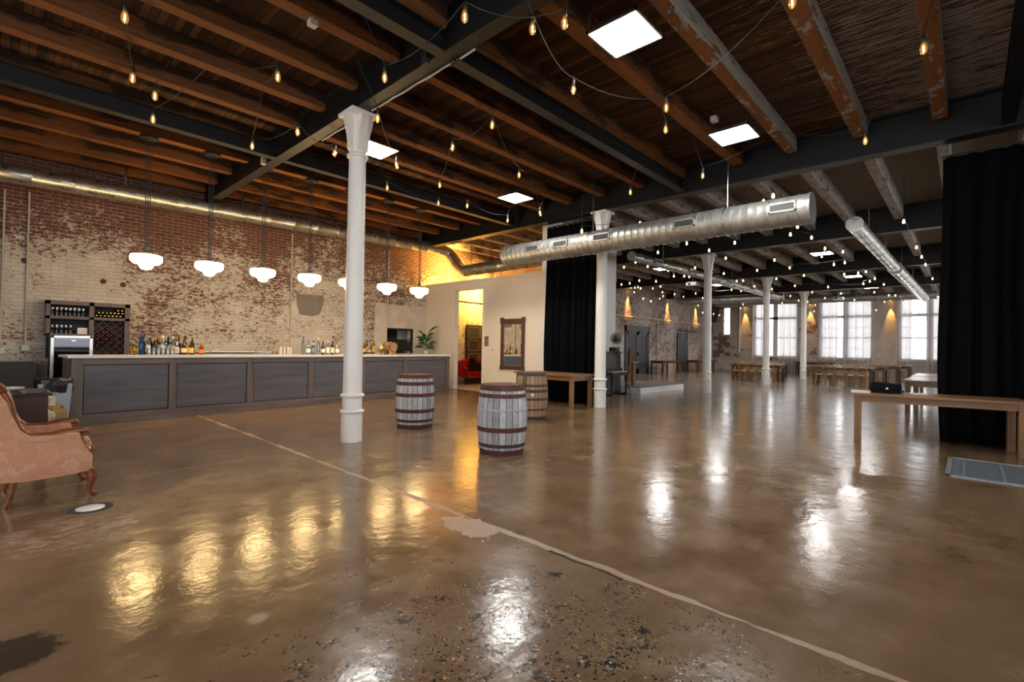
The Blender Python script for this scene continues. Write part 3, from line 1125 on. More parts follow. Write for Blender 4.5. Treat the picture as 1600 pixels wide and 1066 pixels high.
# ================================================================== LIGHTS
def led(x, y, z, label, sx=.6, sy=.6):
    o = thing('led_panel', label, 'ceiling light', (x, y, z), 0, 'square LED ceiling panels')
    b = BM()
    for (lo, hi) in (((-sx / 2, -sy / 2), (sx / 2, -sy / 2 + .022)), ((-sx / 2, sy / 2 - .022), (sx / 2, sy / 2)), ((-sx / 2, -sy / 2), (-sx / 2 + .022, sy / 2)), ((sx / 2 - .022, -sy / 2), (sx / 2, sy / 2))):
        box(b, (*lo, 0), (*hi, .035))
    box(b, (-sx / 2, -sy / 2, .03), (sx / 2, sy / 2, .04))
    obj('panel_frame', b, 'steel', o)
    obj('diffuser', box(BM(), (-sx / 2 + .02, -sy / 2 + .02, .004), (sx / 2 - .02, sy / 2 - .02, .012)), 'led', o)
    for s in (-1, 1):
        b = BM()
        for q in (-1, 1):
            tube(b, [(s * sx * .45, q * sy * .45, .035), (s * sx * .45, q * sy * .45, ZC - z)], .003, 4)
        obj('suspension_wire', b, 'steel', o)


led(4.57, 2.70, 4.75, 'largest bright square ceiling panel near the top of the view')
led(7.84, 2.68, 4.75, 'bright square ceiling panel between painted timber joists near the long duct')
led(4.46, 7.50, 4.75, 'bright square ceiling panel just behind the nearest white column')
led(8.01, 7.47, 4.75, 'bright square ceiling panel above the black curtain and big duct')
for (x, y, l) in ((18.3, 8.93, 'far ceiling panel above the low stage'), (18.45, 3.5, 'far ceiling panel, nearest one right of the columns'),
                  (24.4, 8.95, 'far ceiling panel beyond the slim duct'), (24.75, 3.55, 'far ceiling panel, second one right of the columns'),
                  (29.2, 9.0, 'most distant ceiling panel near the barn door wall'), (29.4, 3.5, 'most distant ceiling panel above the long table group')):
    led(x, y, 4.62, l)

# pendants above the bar
pl = ['first schoolhouse globe pendant from the left, largest over the bar', 'second schoolhouse globe pendant from the left over the bar', 'third schoolhouse globe pendant from the left over the bar',
      'fourth globe pendant, just left of the white column', 'fifth globe pendant, mostly hidden behind the white column', 'sixth globe pendant, just right of the white column', 'last globe pendant, beside the cream partition']
for k, x in enumerate((1.84, 2.82, 3.79, 4.76, 5.70, 6.72, 7.70)):
    o = thing('globe_pendant', pl[k], 'pendant lamp', (x, 10.6, 2.90), 0, 'globe pendants over the bar')
    b = BM()
    lathe(b, [(.03, -.255), (.075, -.245), (.10, -.20), (.115, -.172), (.19, -.15), (.232, -.11), (.238, -.06), (.232, -.012), (.20, .0), (.07, .004)], 28)
    obj('opal_globe', b, 'globe', o, True)
    b = BM()
    lathe(b, [(.075, 0), (.08, .02), (.075, .05), (.04, .07), (.035, .16), (.012, .18)], 18)
    obj('fitter', b, 'black_metal', o, True)
    zt = 5.0 - 2.9
    for dx in (-.045, 0, .045):
        b = BM()
        tube(b, [(dx * .5, 0, .12), (dx, 0, zt - .02)], .007, 6)
        obj('hanging_chain', b, 'black_metal', o)
    b = BM()
    lathe(b, [(.12, zt - .05), (.14, zt - .04), (.14, zt)], 20)
    obj('canopy', b, 'black_metal', o, True)

# string-light bulbs -------------------------------------------------------
def pix(px, py, z=None, depth=None):
    d = r2 * (px - 800) / F - u2 * (py - 533) / F + fw
    t = depth if depth else (z - EYE) / d.z
    return Vector((0, 0, EYE)) + d * t


def bulb_proto():
    o = thing('string_light_bulb', 'x', 'string light bulb')
    b = BM()
    lathe(b, [(.006, -.135), (.022, -.128), (.031, -.105), (.033, -.085), (.028, -.055), (.017, -.025), (.014, 0)], 14)
    obj('bulb_glass', b, 'bulb_glass', o, True)
    b = BM()
    lathe(b, [(.002, -.11), (.008, -.105), (.009, -.06), (.003, -.045)], 8)
    obj('filament', b, 'filament', o, True)
    b = BM()
    lathe(b, [(.016, -.02), (.021, -.012), (.021, .045), (.014, .058), (.006, .07)], 12)
    obj('socket', b, 'black_plastic', o, True)
    return o


def far_bulb_proto():
    o = thing('string_light_bulb', 'x', 'string light bulb')
    b = BM()
    lathe(b, [(.006, -.11), (.02, -.104), (.028, -.085), (.023, -.05), (.013, -.02)], 10)
    obj('bulb_glass', b, 'bulb_far', o, True)
    b = BM()
    lathe(b, [(.02, -.02), (.022, .045), (.008, .06)], 8)
    obj('socket', b, 'black_plastic', o, True)
    return o


near = {(195, 28): 'over the top left corner', (207, 123): 'above the bar, left one of a pair', (242, 151): 'above the bar, right one of a pair', (239, 187): 'against the dark steel beam over the first pendant',
        (434, 121): 'beside the white marked joist over the bar', (394, 229): 'above the third globe pendant against dark girder', (465, 207): 'left of the nearest column capital beside a junction box',
        (523, 240): 'hanging just left of the nearest column neck', (590, 186): 'just right of the nearest column capital', (601, 122): 'above the nearest column in front of the girder',
        (726, 27): 'in front of the girder near the top edge', (832, 46): 'at the end of the white cable on the girder', (882, 37): 'largest, left of the biggest ceiling panel',
        (769, 196): 'alone in the middle of the brown joists', (896, 141): 'below the left corner of the biggest ceiling panel', (1041, 169): 'between the two bright ceiling panels, upper one',
        (1040, 203): 'between the two bright ceiling panels, lower one', (1098, 275): 'on the girder left of the duct hanger rod', (985, 301): 'on the girder above the second column capital',
        (811, 274): 'just above the panel over the big duct', (707, 231): 'on a joist right of the panel behind the column', (620, 259): 'below the panel behind the nearest column',
        (605, 294): 'right of the nearest column over the sixth pendant', (687, 290): 'upper of two in line right of the column', (685, 318): 'lower of two in line right of the column',
        (730, 322): 'against the steel beam left of the panel over the duct', (844, 334): 'right below the panel over the big duct', (793, 345): 'on the steel beam end above the partition',
        (1238, 4): 'on the thick joist at the top edge', (1443, 77): 'on the last joist at upper right', (1352, 221): 'at the joist end above the far hall, on the girder'}
bp = bulb_proto()
first = True
POS = {}
for (px, py), where in near.items():
    p = pix(px, py, 4.46 if py < 330 else 4.4)
    o = bp if first else copy_tree(bp)
    first = False
    p.z += .085
    o.location = p
    o['label'] = 'glowing amber string bulb ' + where
    o['group'] = 'string light bulbs'
    POS[(px, py)] = p + Vector((0, 0, .065))

farb = [(909, 362), (1000, 350), (1208, 307), (1193, 316), (1148, 380), (1028, 395), (993, 410), (1003, 409), (975, 418), (1012, 417), (1086, 419), (1101, 420), (1044, 423), (1053, 432), (1069, 432), (1077, 433),
        (999, 439), (1025, 440), (984, 443), (971, 445), (992, 450), (997, 449), (1001, 451), (1032, 448), (1020, 451), (991, 457), (1035, 457), (1036, 463), (1054, 460), (1005, 467), (1017, 471), (1031, 467),
        (1087, 459), (1068, 464), (1060, 472), (1065, 475), (1098, 466), (1094, 472), (1091, 478), (1119, 470), (1125, 468), (1122, 474), (1108, 392), (1073, 381), (1134, 404), (1131, 428), (1151, 440), (1143, 453),
        (1158, 455), (1098, 489), (1115, 491), (1124, 493), (1157, 482), (1210, 407), (1183, 423), (1234, 419), (1213, 436), (1256, 431), (1161, 439), (1179, 448), (1242, 447), (1206, 452), (1207, 457), (1235, 463),
        (1269, 457), (1222, 474), (1248, 470), (1262, 472), (1274, 477), (1161, 476), (1289, 466), (1294, 449), (1289, 389), (1317, 394), (1303, 414), (1284, 401), (1319, 429), (1314, 459), (1272, 487), (1412, 347),
        (1432, 387), (1440, 402), (1446, 414), (1457, 436), (1320, 411), (1353, 425), (1341, 427), (1367, 436), (1359, 440), (1349, 444), (1381, 445), (1366, 457), (1389, 462), (1399, 462), (1412, 473), (1335, 469),
        (1382, 472), (1369, 485), (1235, 367), (1246, 355), (1268, 372)]
fb = far_bulb_proto()
first = True
FP = []
for (px, py) in farb:
    p = pix(px, py, 4.3)
    if (p - Vector((0, 0, EYE))).dot(fw) > 32 or p.x > 34:
        for dd in (31, 30, 29, 28, 27, 26):
            p = pix(px, py, depth=dd + R.uniform(-.5, .5))
            if p.x < 34 and p.y < 13.3:
                break
    if p.y > 13.3:
        p = pix(px, py, depth=23)
    if (px, py) == (909, 362):
        p = pix(px, py, depth=11.0)
    o = fb if first else copy_tree(fb)
    first = False
    p.z += .075
    o.location = p
    FP.append(p + Vector((0, 0, .06)))
    zone = ('over the low stage' if px < 1105 else 'between the distant columns' if px < 1262 else 'near the duct beside the black curtain')
    o['label'] = 'small glowing string bulb in the far hall, ' + zone
    o['group'] = 'far hall bulbs ' + zone


def sag(a, b, s, n=8):
    return [a.lerp(b, i / n) - Vector((0, 0, s * 4 * (i / n) * (1 - i / n))) for i in range(n + 1)]


chains = [([(832, 46), (896, 141), (1041, 169), (1238, 4)], 'running from the girder to the painted joists under the big panel'),
          ([(601, 122), (726, 27), (882, 37)], 'running up past the nearest column capital'),
          ([(195, 28), (207, 123), (242, 151)], 'looping over the left part of the bar'),
          ([(239, 187), (434, 121), (394, 229), (465, 207), (523, 240)], 'strung along the dark girder left of the column'),
          ([(590, 186), (620, 259), (687, 290), (707, 231), (769, 196), (811, 274), (844, 334)], 'looping under the joists right of the column'),
          ([(605, 294), (685, 318), (730, 322), (793, 345)], 'strung along the steel beam above the pendants'),
          ([(1040, 203), (985, 301)], 'dropping to the girder near the second column'),
          ([(1098, 275), (1352, 221), (1443, 77)], 'strung along the far girder at upper right')]
for ch, where in chains:
    b = BM()
    for i in range(len(ch) - 1):
        a, c = POS[ch[i]], POS[ch[i + 1]]
        m = (a + c) / 2
        if (a - c).length > 2.2:      # tied up to a joist half way
            m.z = 4.66 if 8.9 < m.y < 9.5 else 4.93
            tube(b, sag(a, m, .06), .005, 5)
            tube(b, sag(m, c, .06), .005, 5)
        else:
            tube(b, sag(a, c, .12), .005, 5)
    e = POS[ch[0]]
    tube(b, [e, Vector((e.x - .25, e.y + .15, ZC))], .005, 5)
    e = POS[ch[-1]]
    tube(b, [e, Vector((e.x + .25, e.y - .1, ZC))], .005, 5)
    tag(obj('string_light_cable', b, 'black_plastic', smooth=True), 'thin black bulb cable ' + where, 'cable', 'string light cables')
# far cables: nearest-neighbour strings
DUCTS = [(Vector((13.1, 7.42, 4.2)), Vector((27.4, 7.06, 4.2)), .36), (Vector((13.2, 1.88, 4.3)), Vector((31.8, 1.62, 4.22)), .27), (Vector((27.6, 12.5, 4.22)), Vector((27.6, 6.9, 4.18)), .26),
         (Vector((33.6, 12.4, 4.62)), Vector((33.6, 1.2, 4.52)), .3), (Vector((9.3, 1.9, 3.8)), Vector((9.3, 9, 3.8)), .3), (Vector((16.2, 6.3, 3.6)), Vector((16.2, 6.3, 4.7)), .26),
         (Vector((22.55, 6.28, 3.6)), Vector((22.55, 6.28, 4.7)), .26), (Vector((28.7, 6.2, 3.6)), Vector((28.7, 6.2, 4.7)), .26)]


def hits(p, q):
    for i in range(21):
        v = p.lerp(q, i / 20)
        for a, c, r in DUCTS:
            d_ = c - a
            t_ = max(0, min(1, (v - a).dot(d_) / d_.dot(d_)))
            if (v - (a + d_ * t_)).length < r:
                return True
    return False


todo = sorted(range(len(FP)), key=lambda i: FP[i].x)
strands = []
while todo:
    run = [todo.pop(0)]
    while todo and len(run) < 7:
        ok_ = [i for i in todo if (FP[i] - FP[run[-1]]).length < 4.5 and not hits(FP[run[-1]], FP[i])]
        if not ok_:
            break
        nx = min(ok_, key=lambda i: (FP[i] - FP[run[-1]]).length)
        todo.remove(nx)
        run.append(nx)
    strands.append(run)
for run in strands:
    b = BM()
    p0 = FP[run[0]]
    pts = [Vector((p0.x, p0.y, ZC))]
    for i, k in enumerate(run):
        if i:
            pts += sag(FP[run[i - 1]], FP[k], min(.12, .03 * (FP[run[i - 1]] - FP[k]).length), 6)[1:]
        else:
            pts.append(FP[k])
    p1 = FP[run[-1]]
    if len(run) > 1:
        pts.append(Vector((p1.x + .02, p1.y, ZC)))
    tube(b, pts, .006, 4)
    tag(obj('string_light_cable', b, 'black_plastic', smooth=True), 'thin dark cable carrying small glowing bulbs in the far hall', 'cable', 'far hall string light cables')

# warm wall spots: fixture and its lamp
def wall_spot(x, y, z, aim, label, power, size=26, col=(1, .52, .14), blend=.5):
    o = thing('spot_fixture', label, 'wall spotlight', (x, y, z), 0, 'warm wall spotlights')
    d_ = Vector(aim) - Vector((x, y, z))
    q = d_.to_track_quat('-Z', 'Y')
    b = BM()
    lathe(b, [(.045, -.10), (.05, -.10), (.05, .06), (.03, .08)], 14)
    bmesh.ops.rotate(b, cent=(0, 0, 0), matrix=q.to_matrix(), verts=b.verts)
    obj('can', b, 'black_metal', o, True)
    obj('stem', tube(BM(), [(0, 0, .04), (0, 0, ZC - z)], .01, 6), 'black_metal', o)
    b = BM()
    lathe(b, [(.04, -.102), (.04, -.099)], 14)
    bmesh.ops.rotate(b, cent=(0, 0, 0), matrix=q.to_matrix(), verts=b.verts)
    obj('lens', b, 'spot_lens', o)
    ld = bpy.data.lights.new('spot_lamp', 'SPOT')
    ld.energy = power
    ld.color = col
    ld.spot_size = math.radians(size)
    ld.spot_blend = blend
    ld.shadow_soft_size = .03
    l = bpy.data.objects.new('spot_lamp', ld)
    COL.objects.link(l)
    l.parent = o
    l.location = d_.normalized() * .13
    l.rotation_mode = 'QUATERNION'
    l.rotation_quaternion = q


for k, x in enumerate((24.0, 28.85, 33.2)):
    wall_spot(x, 13.56, 4.85, (x, 13.72, 3.2), 'warm spotlight on the far brick wall, ' + ['above the slate double door', 'between the double door and barn door', 'nearest the speaker corner'][k], 420, 34)
for k, y in enumerate((11.5, 7.5, 3.35)):
    wall_spot(XF - .2, y, 4.62, (XF - .02, y, 3.2), 'warm spotlight on the window wall, ' + ['beside the narrow corner window', 'between the first and second tall windows', 'left of the window beside the black curtain'][k], 170, 30)
wall_spot(11.3, 12.6, 3.9, (11.0, 13.75, 4.3), 'amber floodlight behind the partition, left one', 650, 130, (1, .56, .10), 1)
wall_spot(12.9, 12.7, 3.9, (12.7, 13.75, 3.6), 'amber floodlight behind the partition, right one', 800, 130, (1, .56, .10), 1)

# ================================================================== BAR
BA = math.atan2(11.08 - 10.43, 9.17 - .88)
BL = math.hypot(8.29, .65)
bar = thing('bar_counter', 'long panelled slate wood bar with a white stone top', 'bar', (.88, 10.43, 0), BA)
b = BM()
box(b, (.02, .05, .0), (BL - .02, .66, 1.08))
obj('carcass', b, 'shelf_in', bar)
posts = [(0, .15), (1.335, 1.45), (2.68, 2.80), (3.98, 4.10), (5.33, 5.45), (6.64, 6.76), (BL - .12, BL)]
b = BM()
box(b, (.15, 0, .985), (BL - .12, .05, 1.085))
box(b, (.15, 0, .0), (BL - .12, .05, .175))
box(b, (.0, -.012, .0), (BL, .0, .14), .003)
obj('rail', b, 'bar_frame_h', bar, label='brown grey rails and plinth board')
for (x0, x1) in posts:
    obj('stile', box(BM(), (x0, -.004, .14), (x1, .05, 1.085), .002), 'bar_frame_v', bar)
for (a, c) in zip(posts, posts[1:]):
    b = BM()
    box(b, (a[1] + .012, .012, .187), (c[0] - .012, .05, .973), .004)
    obj('panel', b, 'bar_panel', bar)
obj('side_panel', box(BM(), (0, .0, 0), (.03, .68, 1.085)), 'bar_frame_v', bar)
obj('countertop', box(BM(), (-.05, -.03, 1.088), (BL + .03, .74, 1.13), .004), 'counter', bar)
# lift-up end post of the bar with hinges
obj('hinge', box(box(BM(), (BL - .0, .05, .62), (BL + .02, .12, .74)), (BL, .05, .25), (BL + .02, .12, .36)), 'black_metal', bar)


def onbar(x, y):
    """a point on the bar top: x along the bar, y back from its front"""
    return Vector((.88 + x * math.cos(BA) - y * math.sin(BA), 10.43 + x * math.sin(BA) + y * math.cos(BA), 1.13))


PROF = {
    'tall': [(.036, 0), (.038, .01), (.038, .18), (.03, .215), (.016, .24), (.0145, .30)],
    'round': [(.042, 0), (.047, .012), (.047, .14), (.04, .175), (.017, .205), (.015, .265)],
    'square': [(.043, 0), (.045, .006), (.045, .155), (.038, .175), (.016, .195), (.015, .25)],
    'squat': [(.05, 0), (.058, .02), (.056, .09), (.03, .13), (.017, .15), (.016, .185)],
    'wine': [(.036, 0), (.038, .01), (.038, .19), (.026, .225), (.0145, .245), (.0145, .315)]}
seq = [0]


def bottle(x, y, kind, glass, cap, lab, label, group, h=1.0):
    at = onbar(x, y)
    if x > 5.4:      # these stand on the back counter
        at = Vector((at.x * 1.105, at.y * 1.105 + (.1 if y > .55 else -.02), 1.12))
        h *= 1.1
    o = thing('bottle', label, 'bottle', at, R.uniform(0, 6), group)
    pr = [(r, z * h) for r, z in PROF[kind]]
    n = 16 if kind != 'square' else 4
    obj('glass_body', lathe(BM(), pr, n), BOT[glass], o, kind != 'square')
    zt = pr[-1][1]
    obj('cap', lathe(BM(), [(.0165, zt - .03), (.0175, zt - .028), (.0175, zt + .012), (.012, zt + .016)], 12), CAPS[cap], o, True)
    if lab:
        rb = pr[1][0] + .0012
        z0, z1 = pr[1][1] + .03 * h, pr[2][1] - .02 * h
        if kind == 'square':
            obj('label', lathe(BM(), [(rb, z0), (rb, z1)], 4), LABS[lab], o)
        elif z1 - z0 > .02:
            obj('label', lathe(BM(), [(rb, z0), (rb, z1)], 16), LABS[lab], o, True)
    return o


# left group of bottles
row1 = [(1.06, .5, 'squat', 'gold glass', 'black', None, 'squat golden bottle at the left end of the left bottle group', .95),
        (1.22, .52, 'tall', 'blue glass', 'blue', None, 'bright blue tall bottle in the left bottle group', 1.2),
        (1.36, .55, 'tall', 'clear glass', 'silver', 'white', 'clear bottle right behind the first tumblers', 1.12),
        (1.42, .62, 'wine', 'green glass', 'silver', None, 'green bottle behind the clear tumblers', 1.1),
        (1.50, .55, 'round', 'dark glass', 'gold', None, 'dark round bottle with gold neck in the left bottle group', 1.15),
        (1.58, .62, 'tall', 'amber glass', 'gold', 'cream', 'amber tall bottle with cream label, left bottle group', 1.15),
        (1.66, .56, 'tall', 'clear glass', 'white', 'white', 'clear tall bottle with white cap, middle of left bottle group', 1.15),
        (1.76, .645, 'round', 'clear glass', 'silver', None, 'clear round bottle with silver stopper, left bottle group', 1.1),
        (1.80, .5, 'square', 'clear glass', 'black', 'white', 'square clear bottle with white label, left bottle group', .95),
        (1.90, .6, 'tall', 'pale blue glass', 'white', 'cream', 'pale blue bottle in the left bottle group', 1.1),
        (1.95, .5, 'square', 'clear glass', 'white', 'cream', 'square clear bottle with cream label, left bottle group', .95),
        (2.03, .6, 'wine', 'dark glass', 'red', None, 'dark wine bottle with red cap, left bottle group', 1.1),
        (2.10, .5, 'round', 'red-brown glass', 'black', 'cream', 'red-brown bottle with cream label, left bottle group', 1.05),
        (2.17, .6, 'wine', 'amber glass', 'black', 'yellow', 'amber bottle with yellow label, left bottle group', 1.12),
        (2.26, .5, 'square', 'amber glass', 'black', 'yellow', 'square amber bottle with pale yellow label, left bottle group', 1.0),
        (2.33, .6, 'wine', 'green glass', 'gold', None, 'green wine bottle at the right of left bottle group', 1.1),
        (2.50, .5, 'round', 'orange glass', 'orange', 'orange', 'clear orange bottle at the right end of left bottle group', .85)]
row1 += [(1.30, .68, 'tall', 'dark glass', 'black', None, 'dark tall bottle at the back of the left bottle group, leftmost', 1.15),
         (1.46, .70, 'wine', 'red-brown glass', 'gold', None, 'red-brown wine bottle at the back of the left bottle group', 1.08),
         (1.66, .715, 'wine', 'clear glass', 'orange', 'yellow', 'clear bottle with orange cap at the back of the left bottle group', 1.1),
         (1.84, .71, 'tall', 'green glass', 'black', 'cream', 'green tall bottle at the back of the left bottle group', 1.12),
         (2.02, .70, 'round', 'amber glass', 'gold', 'black', 'amber round bottle with black label at the back of the left group', 1.2),
         (2.20, .69, 'tall', 'dark glass', 'gold', 'white', 'dark tall bottle at the back of the left bottle group, rightmost', 1.18)]
for (x, y, k, g, c, l, lab, h) in row1:
    bottle(.95 + (x - 1.10) * .76, y, k, g, c, l, lab, 'liquor bottles, left group', h)
for i in range(6):
    o = thing('tumbler', 'clear drinking tumbler, number %s from the left before the left bottle group' % ['one', 'two', 'three', 'four', 'five', 'six'][i], 'glass', onbar(1.13 + .072 * i, .40), 0, 'tumblers on the bar')
    obj('glass_wall', lathe(BM(), [(.033, 0), (.034, .006), (.04, .13), (.036, .128), (.03, .012)], 16), 'clear', o, True)
for i, x in enumerate((3.57, 3.65, 3.73, 3.79)):
    o = thing('shaker_cup', 'steel shaker cup, %s of four in a row on the bar' % ['first', 'second', 'third', 'last'][i], 'cup', onbar(x, .45), 0, 'steel shaker cups')
    hh = [1.05, 1.25, 1.0, .95][i]
    obj('cup', lathe(BM(), [(.028, 0), (.03, .005), (.043, .17 * hh), (.045, .175 * hh), (.040, .17 * hh), (.026, .01)], 18), 'steel', o, True)
# right group, either side of the column
gl = ['pale blue glass', 'clear glass', 'blue glass', 'pale blue glass', 'dark glass', 'clear glass', 'amber glass', 'dark glass', 'red-brown glass', 'clear glass', 'amber glass', 'dark glass', 'green glass', 'clear glass', 'red-brown glass', 'amber glass',
      'dark glass', 'clear glass', 'gold glass', 'amber glass', 'orange glass', 'clear glass', 'green glass', 'gold glass', 'amber glass']
kd = ['tall', 'round', 'square', 'square', 'round', 'tall', 'wine', 'round', 'square', 'tall', 'wine', 'square', 'wine', 'round', 'tall', 'squat', 'wine', 'square', 'tall', 'round', 'round', 'squat', 'wine', 'tall', 'round']
cp = ['blue', 'silver', 'blue', 'white', 'black', 'white', 'gold', 'red', 'gold', 'white', 'orange', 'black', 'gold', 'silver', 'red', 'black', 'gold', 'white', 'orange', 'gold', 'orange', 'white', 'black', 'gold', 'red']
lb = [None, 'white', None, None, 'white', None, 'cream', 'white', 'orange', 'white', 'cream', 'cream', 'yellow', 'white', 'cream', None, 'cream', 'white', 'orange', 'yellow', None, 'white', 'cream', 'yellow', 'orange']
od = ['first', 'second', 'third', 'fourth', 'fifth', 'sixth', 'seventh', 'eighth', 'ninth', 'tenth', 'eleventh', 'twelfth', 'thirteenth', 'fourteenth', 'fifteenth', 'sixteenth',
      'seventeenth', 'eighteenth', 'nineteenth', 'twentieth', 'twenty-first', 'twenty-second', 'twenty-third', 'twenty-fourth', 'twenty-fifth']
for i in range(25):
    x = 4.17 + i * .062 if i < 14 else 5.38 + (i - 14) * .072
    y = .60 if i % 2 == 0 else .49
    h = 1.38 if i in (0,) else 1.16 + .1 * ((i * 7) % 3 - 1)
    bottle(x, y, kd[i], gl[i], cp[i], lb[i], '%s bottle, %s from the left in the bottle group beside the column' % (gl[i].split()[0] if gl[i] != 'pale blue glass' else 'pale blue', od[i]), 'liquor bottles, right group', h)

# bowl of citrus
o = thing('fruit_stand', 'clear footed bowl holding lemons and limes on the bar', 'bowl', onbar(6.22, .42), 0)
obj('bowl', lathe(BM(), [(.05, 0), (.055, .008), (.014, .02), (.014, .06), (.06, .09), (.10, .16), (.097, .16), (.055, .095), (.01, .075)], 20), 'clear', o, True)
rr = random.Random(3)
for i in range(13):
    a = rr.uniform(0, 6.28)
    q = rr.uniform(.0, .065)
    base = onbar(6.22, .42)
    isl = i % 4 != 3
    e = obj('lemon' if isl else 'lime', ball(BM(), (0, 0, 0), .031 if isl else .027, 10, (1.2, 1, 1)), 'lemon' if isl else 'lime', smooth=True)
    e.location = base + Vector((math.cos(a) * q, math.sin(a) * q, .125 + (i // 5) * .042))
    e.rotation_euler = (rr.uniform(0, 3), rr.uniform(0, 3), rr.uniform(0, 3))
    tag(e, 'yellow lemon piled in the footed bowl' if isl else 'green lime piled in the footed bowl', 'fruit', 'lemons in the bowl' if isl else 'limes in the bowl')

# small oak keg on its cradle
o = thing('oak_keg', 'small oak keg lying on a wooden cradle on the bar', 'keg', onbar(6.50, .42), -1.45)
b = BM()
lathe(b, [(.10, -.17), (.118, -.172), (.128, -.1), (.137, 0), (.128, .1), (.118, .172), (.10, .17)], 24)
bmesh.ops.rotate(b, cent=(0, 0, 0), matrix=Matrix.Rotation(PI / 2, 3, 'Y'), verts=b.verts)
bmesh.ops.translate(b, vec=(0, 0, .205), verts=b.verts)
obj('keg_body', b, 'oak_x', o, True)
for x in (-.15, -.09, .09, .15):
    r = .121 + .012 * (1 - abs(x) / .17)
    b = BM()
    lathe(b, [(r - .006, -.012), (r + .004, -.011), (r + .004, .011), (r - .006, .012)], 24)
    bmesh.ops.rotate(b, cent=(0, 0, 0), matrix=Matrix.Rotation(PI / 2, 3, 'Y'), verts=b.verts)
    bmesh.ops.translate(b, vec=(x, 0, .205), verts=b.verts)
    obj('hoop', b, 'rust_dark', o, True)
b = BM()
box(b, (-.14, -.09, 0), (-.08, .09, .10), .004)
box(b, (.08, -.09, 0), (.14, .09, .10), .004)
box(b, (-.14, -.02, 0), (.14, .02, .05))
obj('cradle', b, 'chair_wood', o)
b = BM()
tube(b, [(.17, 0, .13), (.23, 0, .13), (.235, 0, .10)], .009, 8)
tube(b, [(.215, 0, .13), (.215, 0, .165)], .007, 8)
obj('tap', b, 'chair_wood', o, True)

# till screen and tray
o = thing('till_screen', 'black tilted touch screen till on the bar beside the keg', 'till', onbar(7.02, .42), -.55)
b = BM()
box(b, (-.10, -.09, 0), (.10, .09, .012), .003)
box(b, (-.03, .01, .012), (.03, .05, .2))
obj('stand', b, 'black_plastic', o)
b = BM()
box(b, (-.19, -.012, -.13), (.19, .012, .13), .006)
bmesh.ops.rotate(b, cent=(0, 0, 0), matrix=Matrix.Rotation(-.12, 3, 'X') @ Matrix.Rotation(.14, 3, 'Y'), verts=b.verts)
bmesh.ops.translate(b, vec=(0, 0, .24), verts=b.verts)
obj('screen', b, 'matt_black', o)
o = thing('serving_tray', 'flat dark tray with papers on the bar before the till', 'tray', onbar(6.82, .22), 0)
obj('tray', box(BM(), (-.14, -.1, 0), (.14, .1, .018), .004), 'walnut', o)
obj('paper', box(BM(), (-.11, -.08, .018), (.12, .07, .024)), 'white_plastic', o, label='white papers')

# potted plant at the end of the bar
o = thing('potted_plant', 'green long-leaved plant in a pale pot beside the cream partition', 'plant', (9.78, 13.03, 1.12), 0)
obj('pot', lathe(BM(), [(.05, 0), (.055, .005), (.075, .10), (.07, .105), (.06, .10)], 18), 'white_china', o, True)
rr = random.Random(11)
b = BM()
tube(b, [(0, 0, .09), (.005, .005, .3), (.0, .0, .48)], [.012, .010, .006], 8)
obj('stem', b, 'leaf', o, True)
for i in range(16):
    a = i * 2.4 + rr.uniform(-.2, .2)
    z0 = .14 + .022 * i
    L = rr.uniform(.34, .46)
    el = .25 + i * .055
    if i == 15:
        L, el, a = .62, 1.05, -.85
    ca, sa = math.cos(a), math.sin(a)
    pts = []
    x, z, e = 0.0, z0, el + .35
    for k in range(9):
        pts.append((x, z))
        x += L / 8 * math.cos(e)
        z += L / 8 * math.sin(e)
        e -= .16
    b = BM()
    rows = []
    for k, (x, z) in enumerate(pts):
        u = k / 8
        w = .005 + .055 * math.sin(PI * max(0, (u - .18) / .82)) if u > .18 else .004
        rows.append([b.verts.new((ca * x - sa * s * w, sa * x + ca * s * w, z + s * w * .85)) for s in (-1, 0, 1)])
    for p, q in zip(rows, rows[1:]):
        for k in (0, 1):
            b.faces.new((p[k], p[k + 1], q[k + 1], q[k]))
    obj('leaf', b, 'leaf', o, True, solid=.002)

o = thing('back_counter', 'wooden back counter under the pass-through hatch', 'counter', (6.3, 12.55, 0))
obj('carcass', box(BM(), (.02, .05, 0), (3.95, 1.05, 1.08)), 'shelf_in', o)
obj('worktop', box(BM(), (0, 0, 1.08), (3.97, 1.08, 1.12), .004), 'counter', o)
# back bar with stainless sink
o = thing('back_bar_sink', 'stainless steel sink unit against the brick wall behind the bar', 'sink', (3.15, 13.05, 0))
b = BM()
box(b, (0, 0, .08), (2.0, .68, .95))
obj('cabinet', b, 'steel', o)
obj('backsplash', box(BM(), (0, .62, .95), (2.0, .68, 1.15), .006), 'steel', o)
for x in (.55, 1.55):
    b = BM()
    tube(b, [(x, .56, .95), (x, .56, 1.14), (x + .10, .5, 1.19), (x + .24, .42, 1.215), (x + .25, .41, 1.17)], .012, 8)
    tube(b, [(x - .06, .56, 1.0), (x + .06, .56, 1.0)], .014, 8)
    obj('faucet', b, 'steel', o, True)

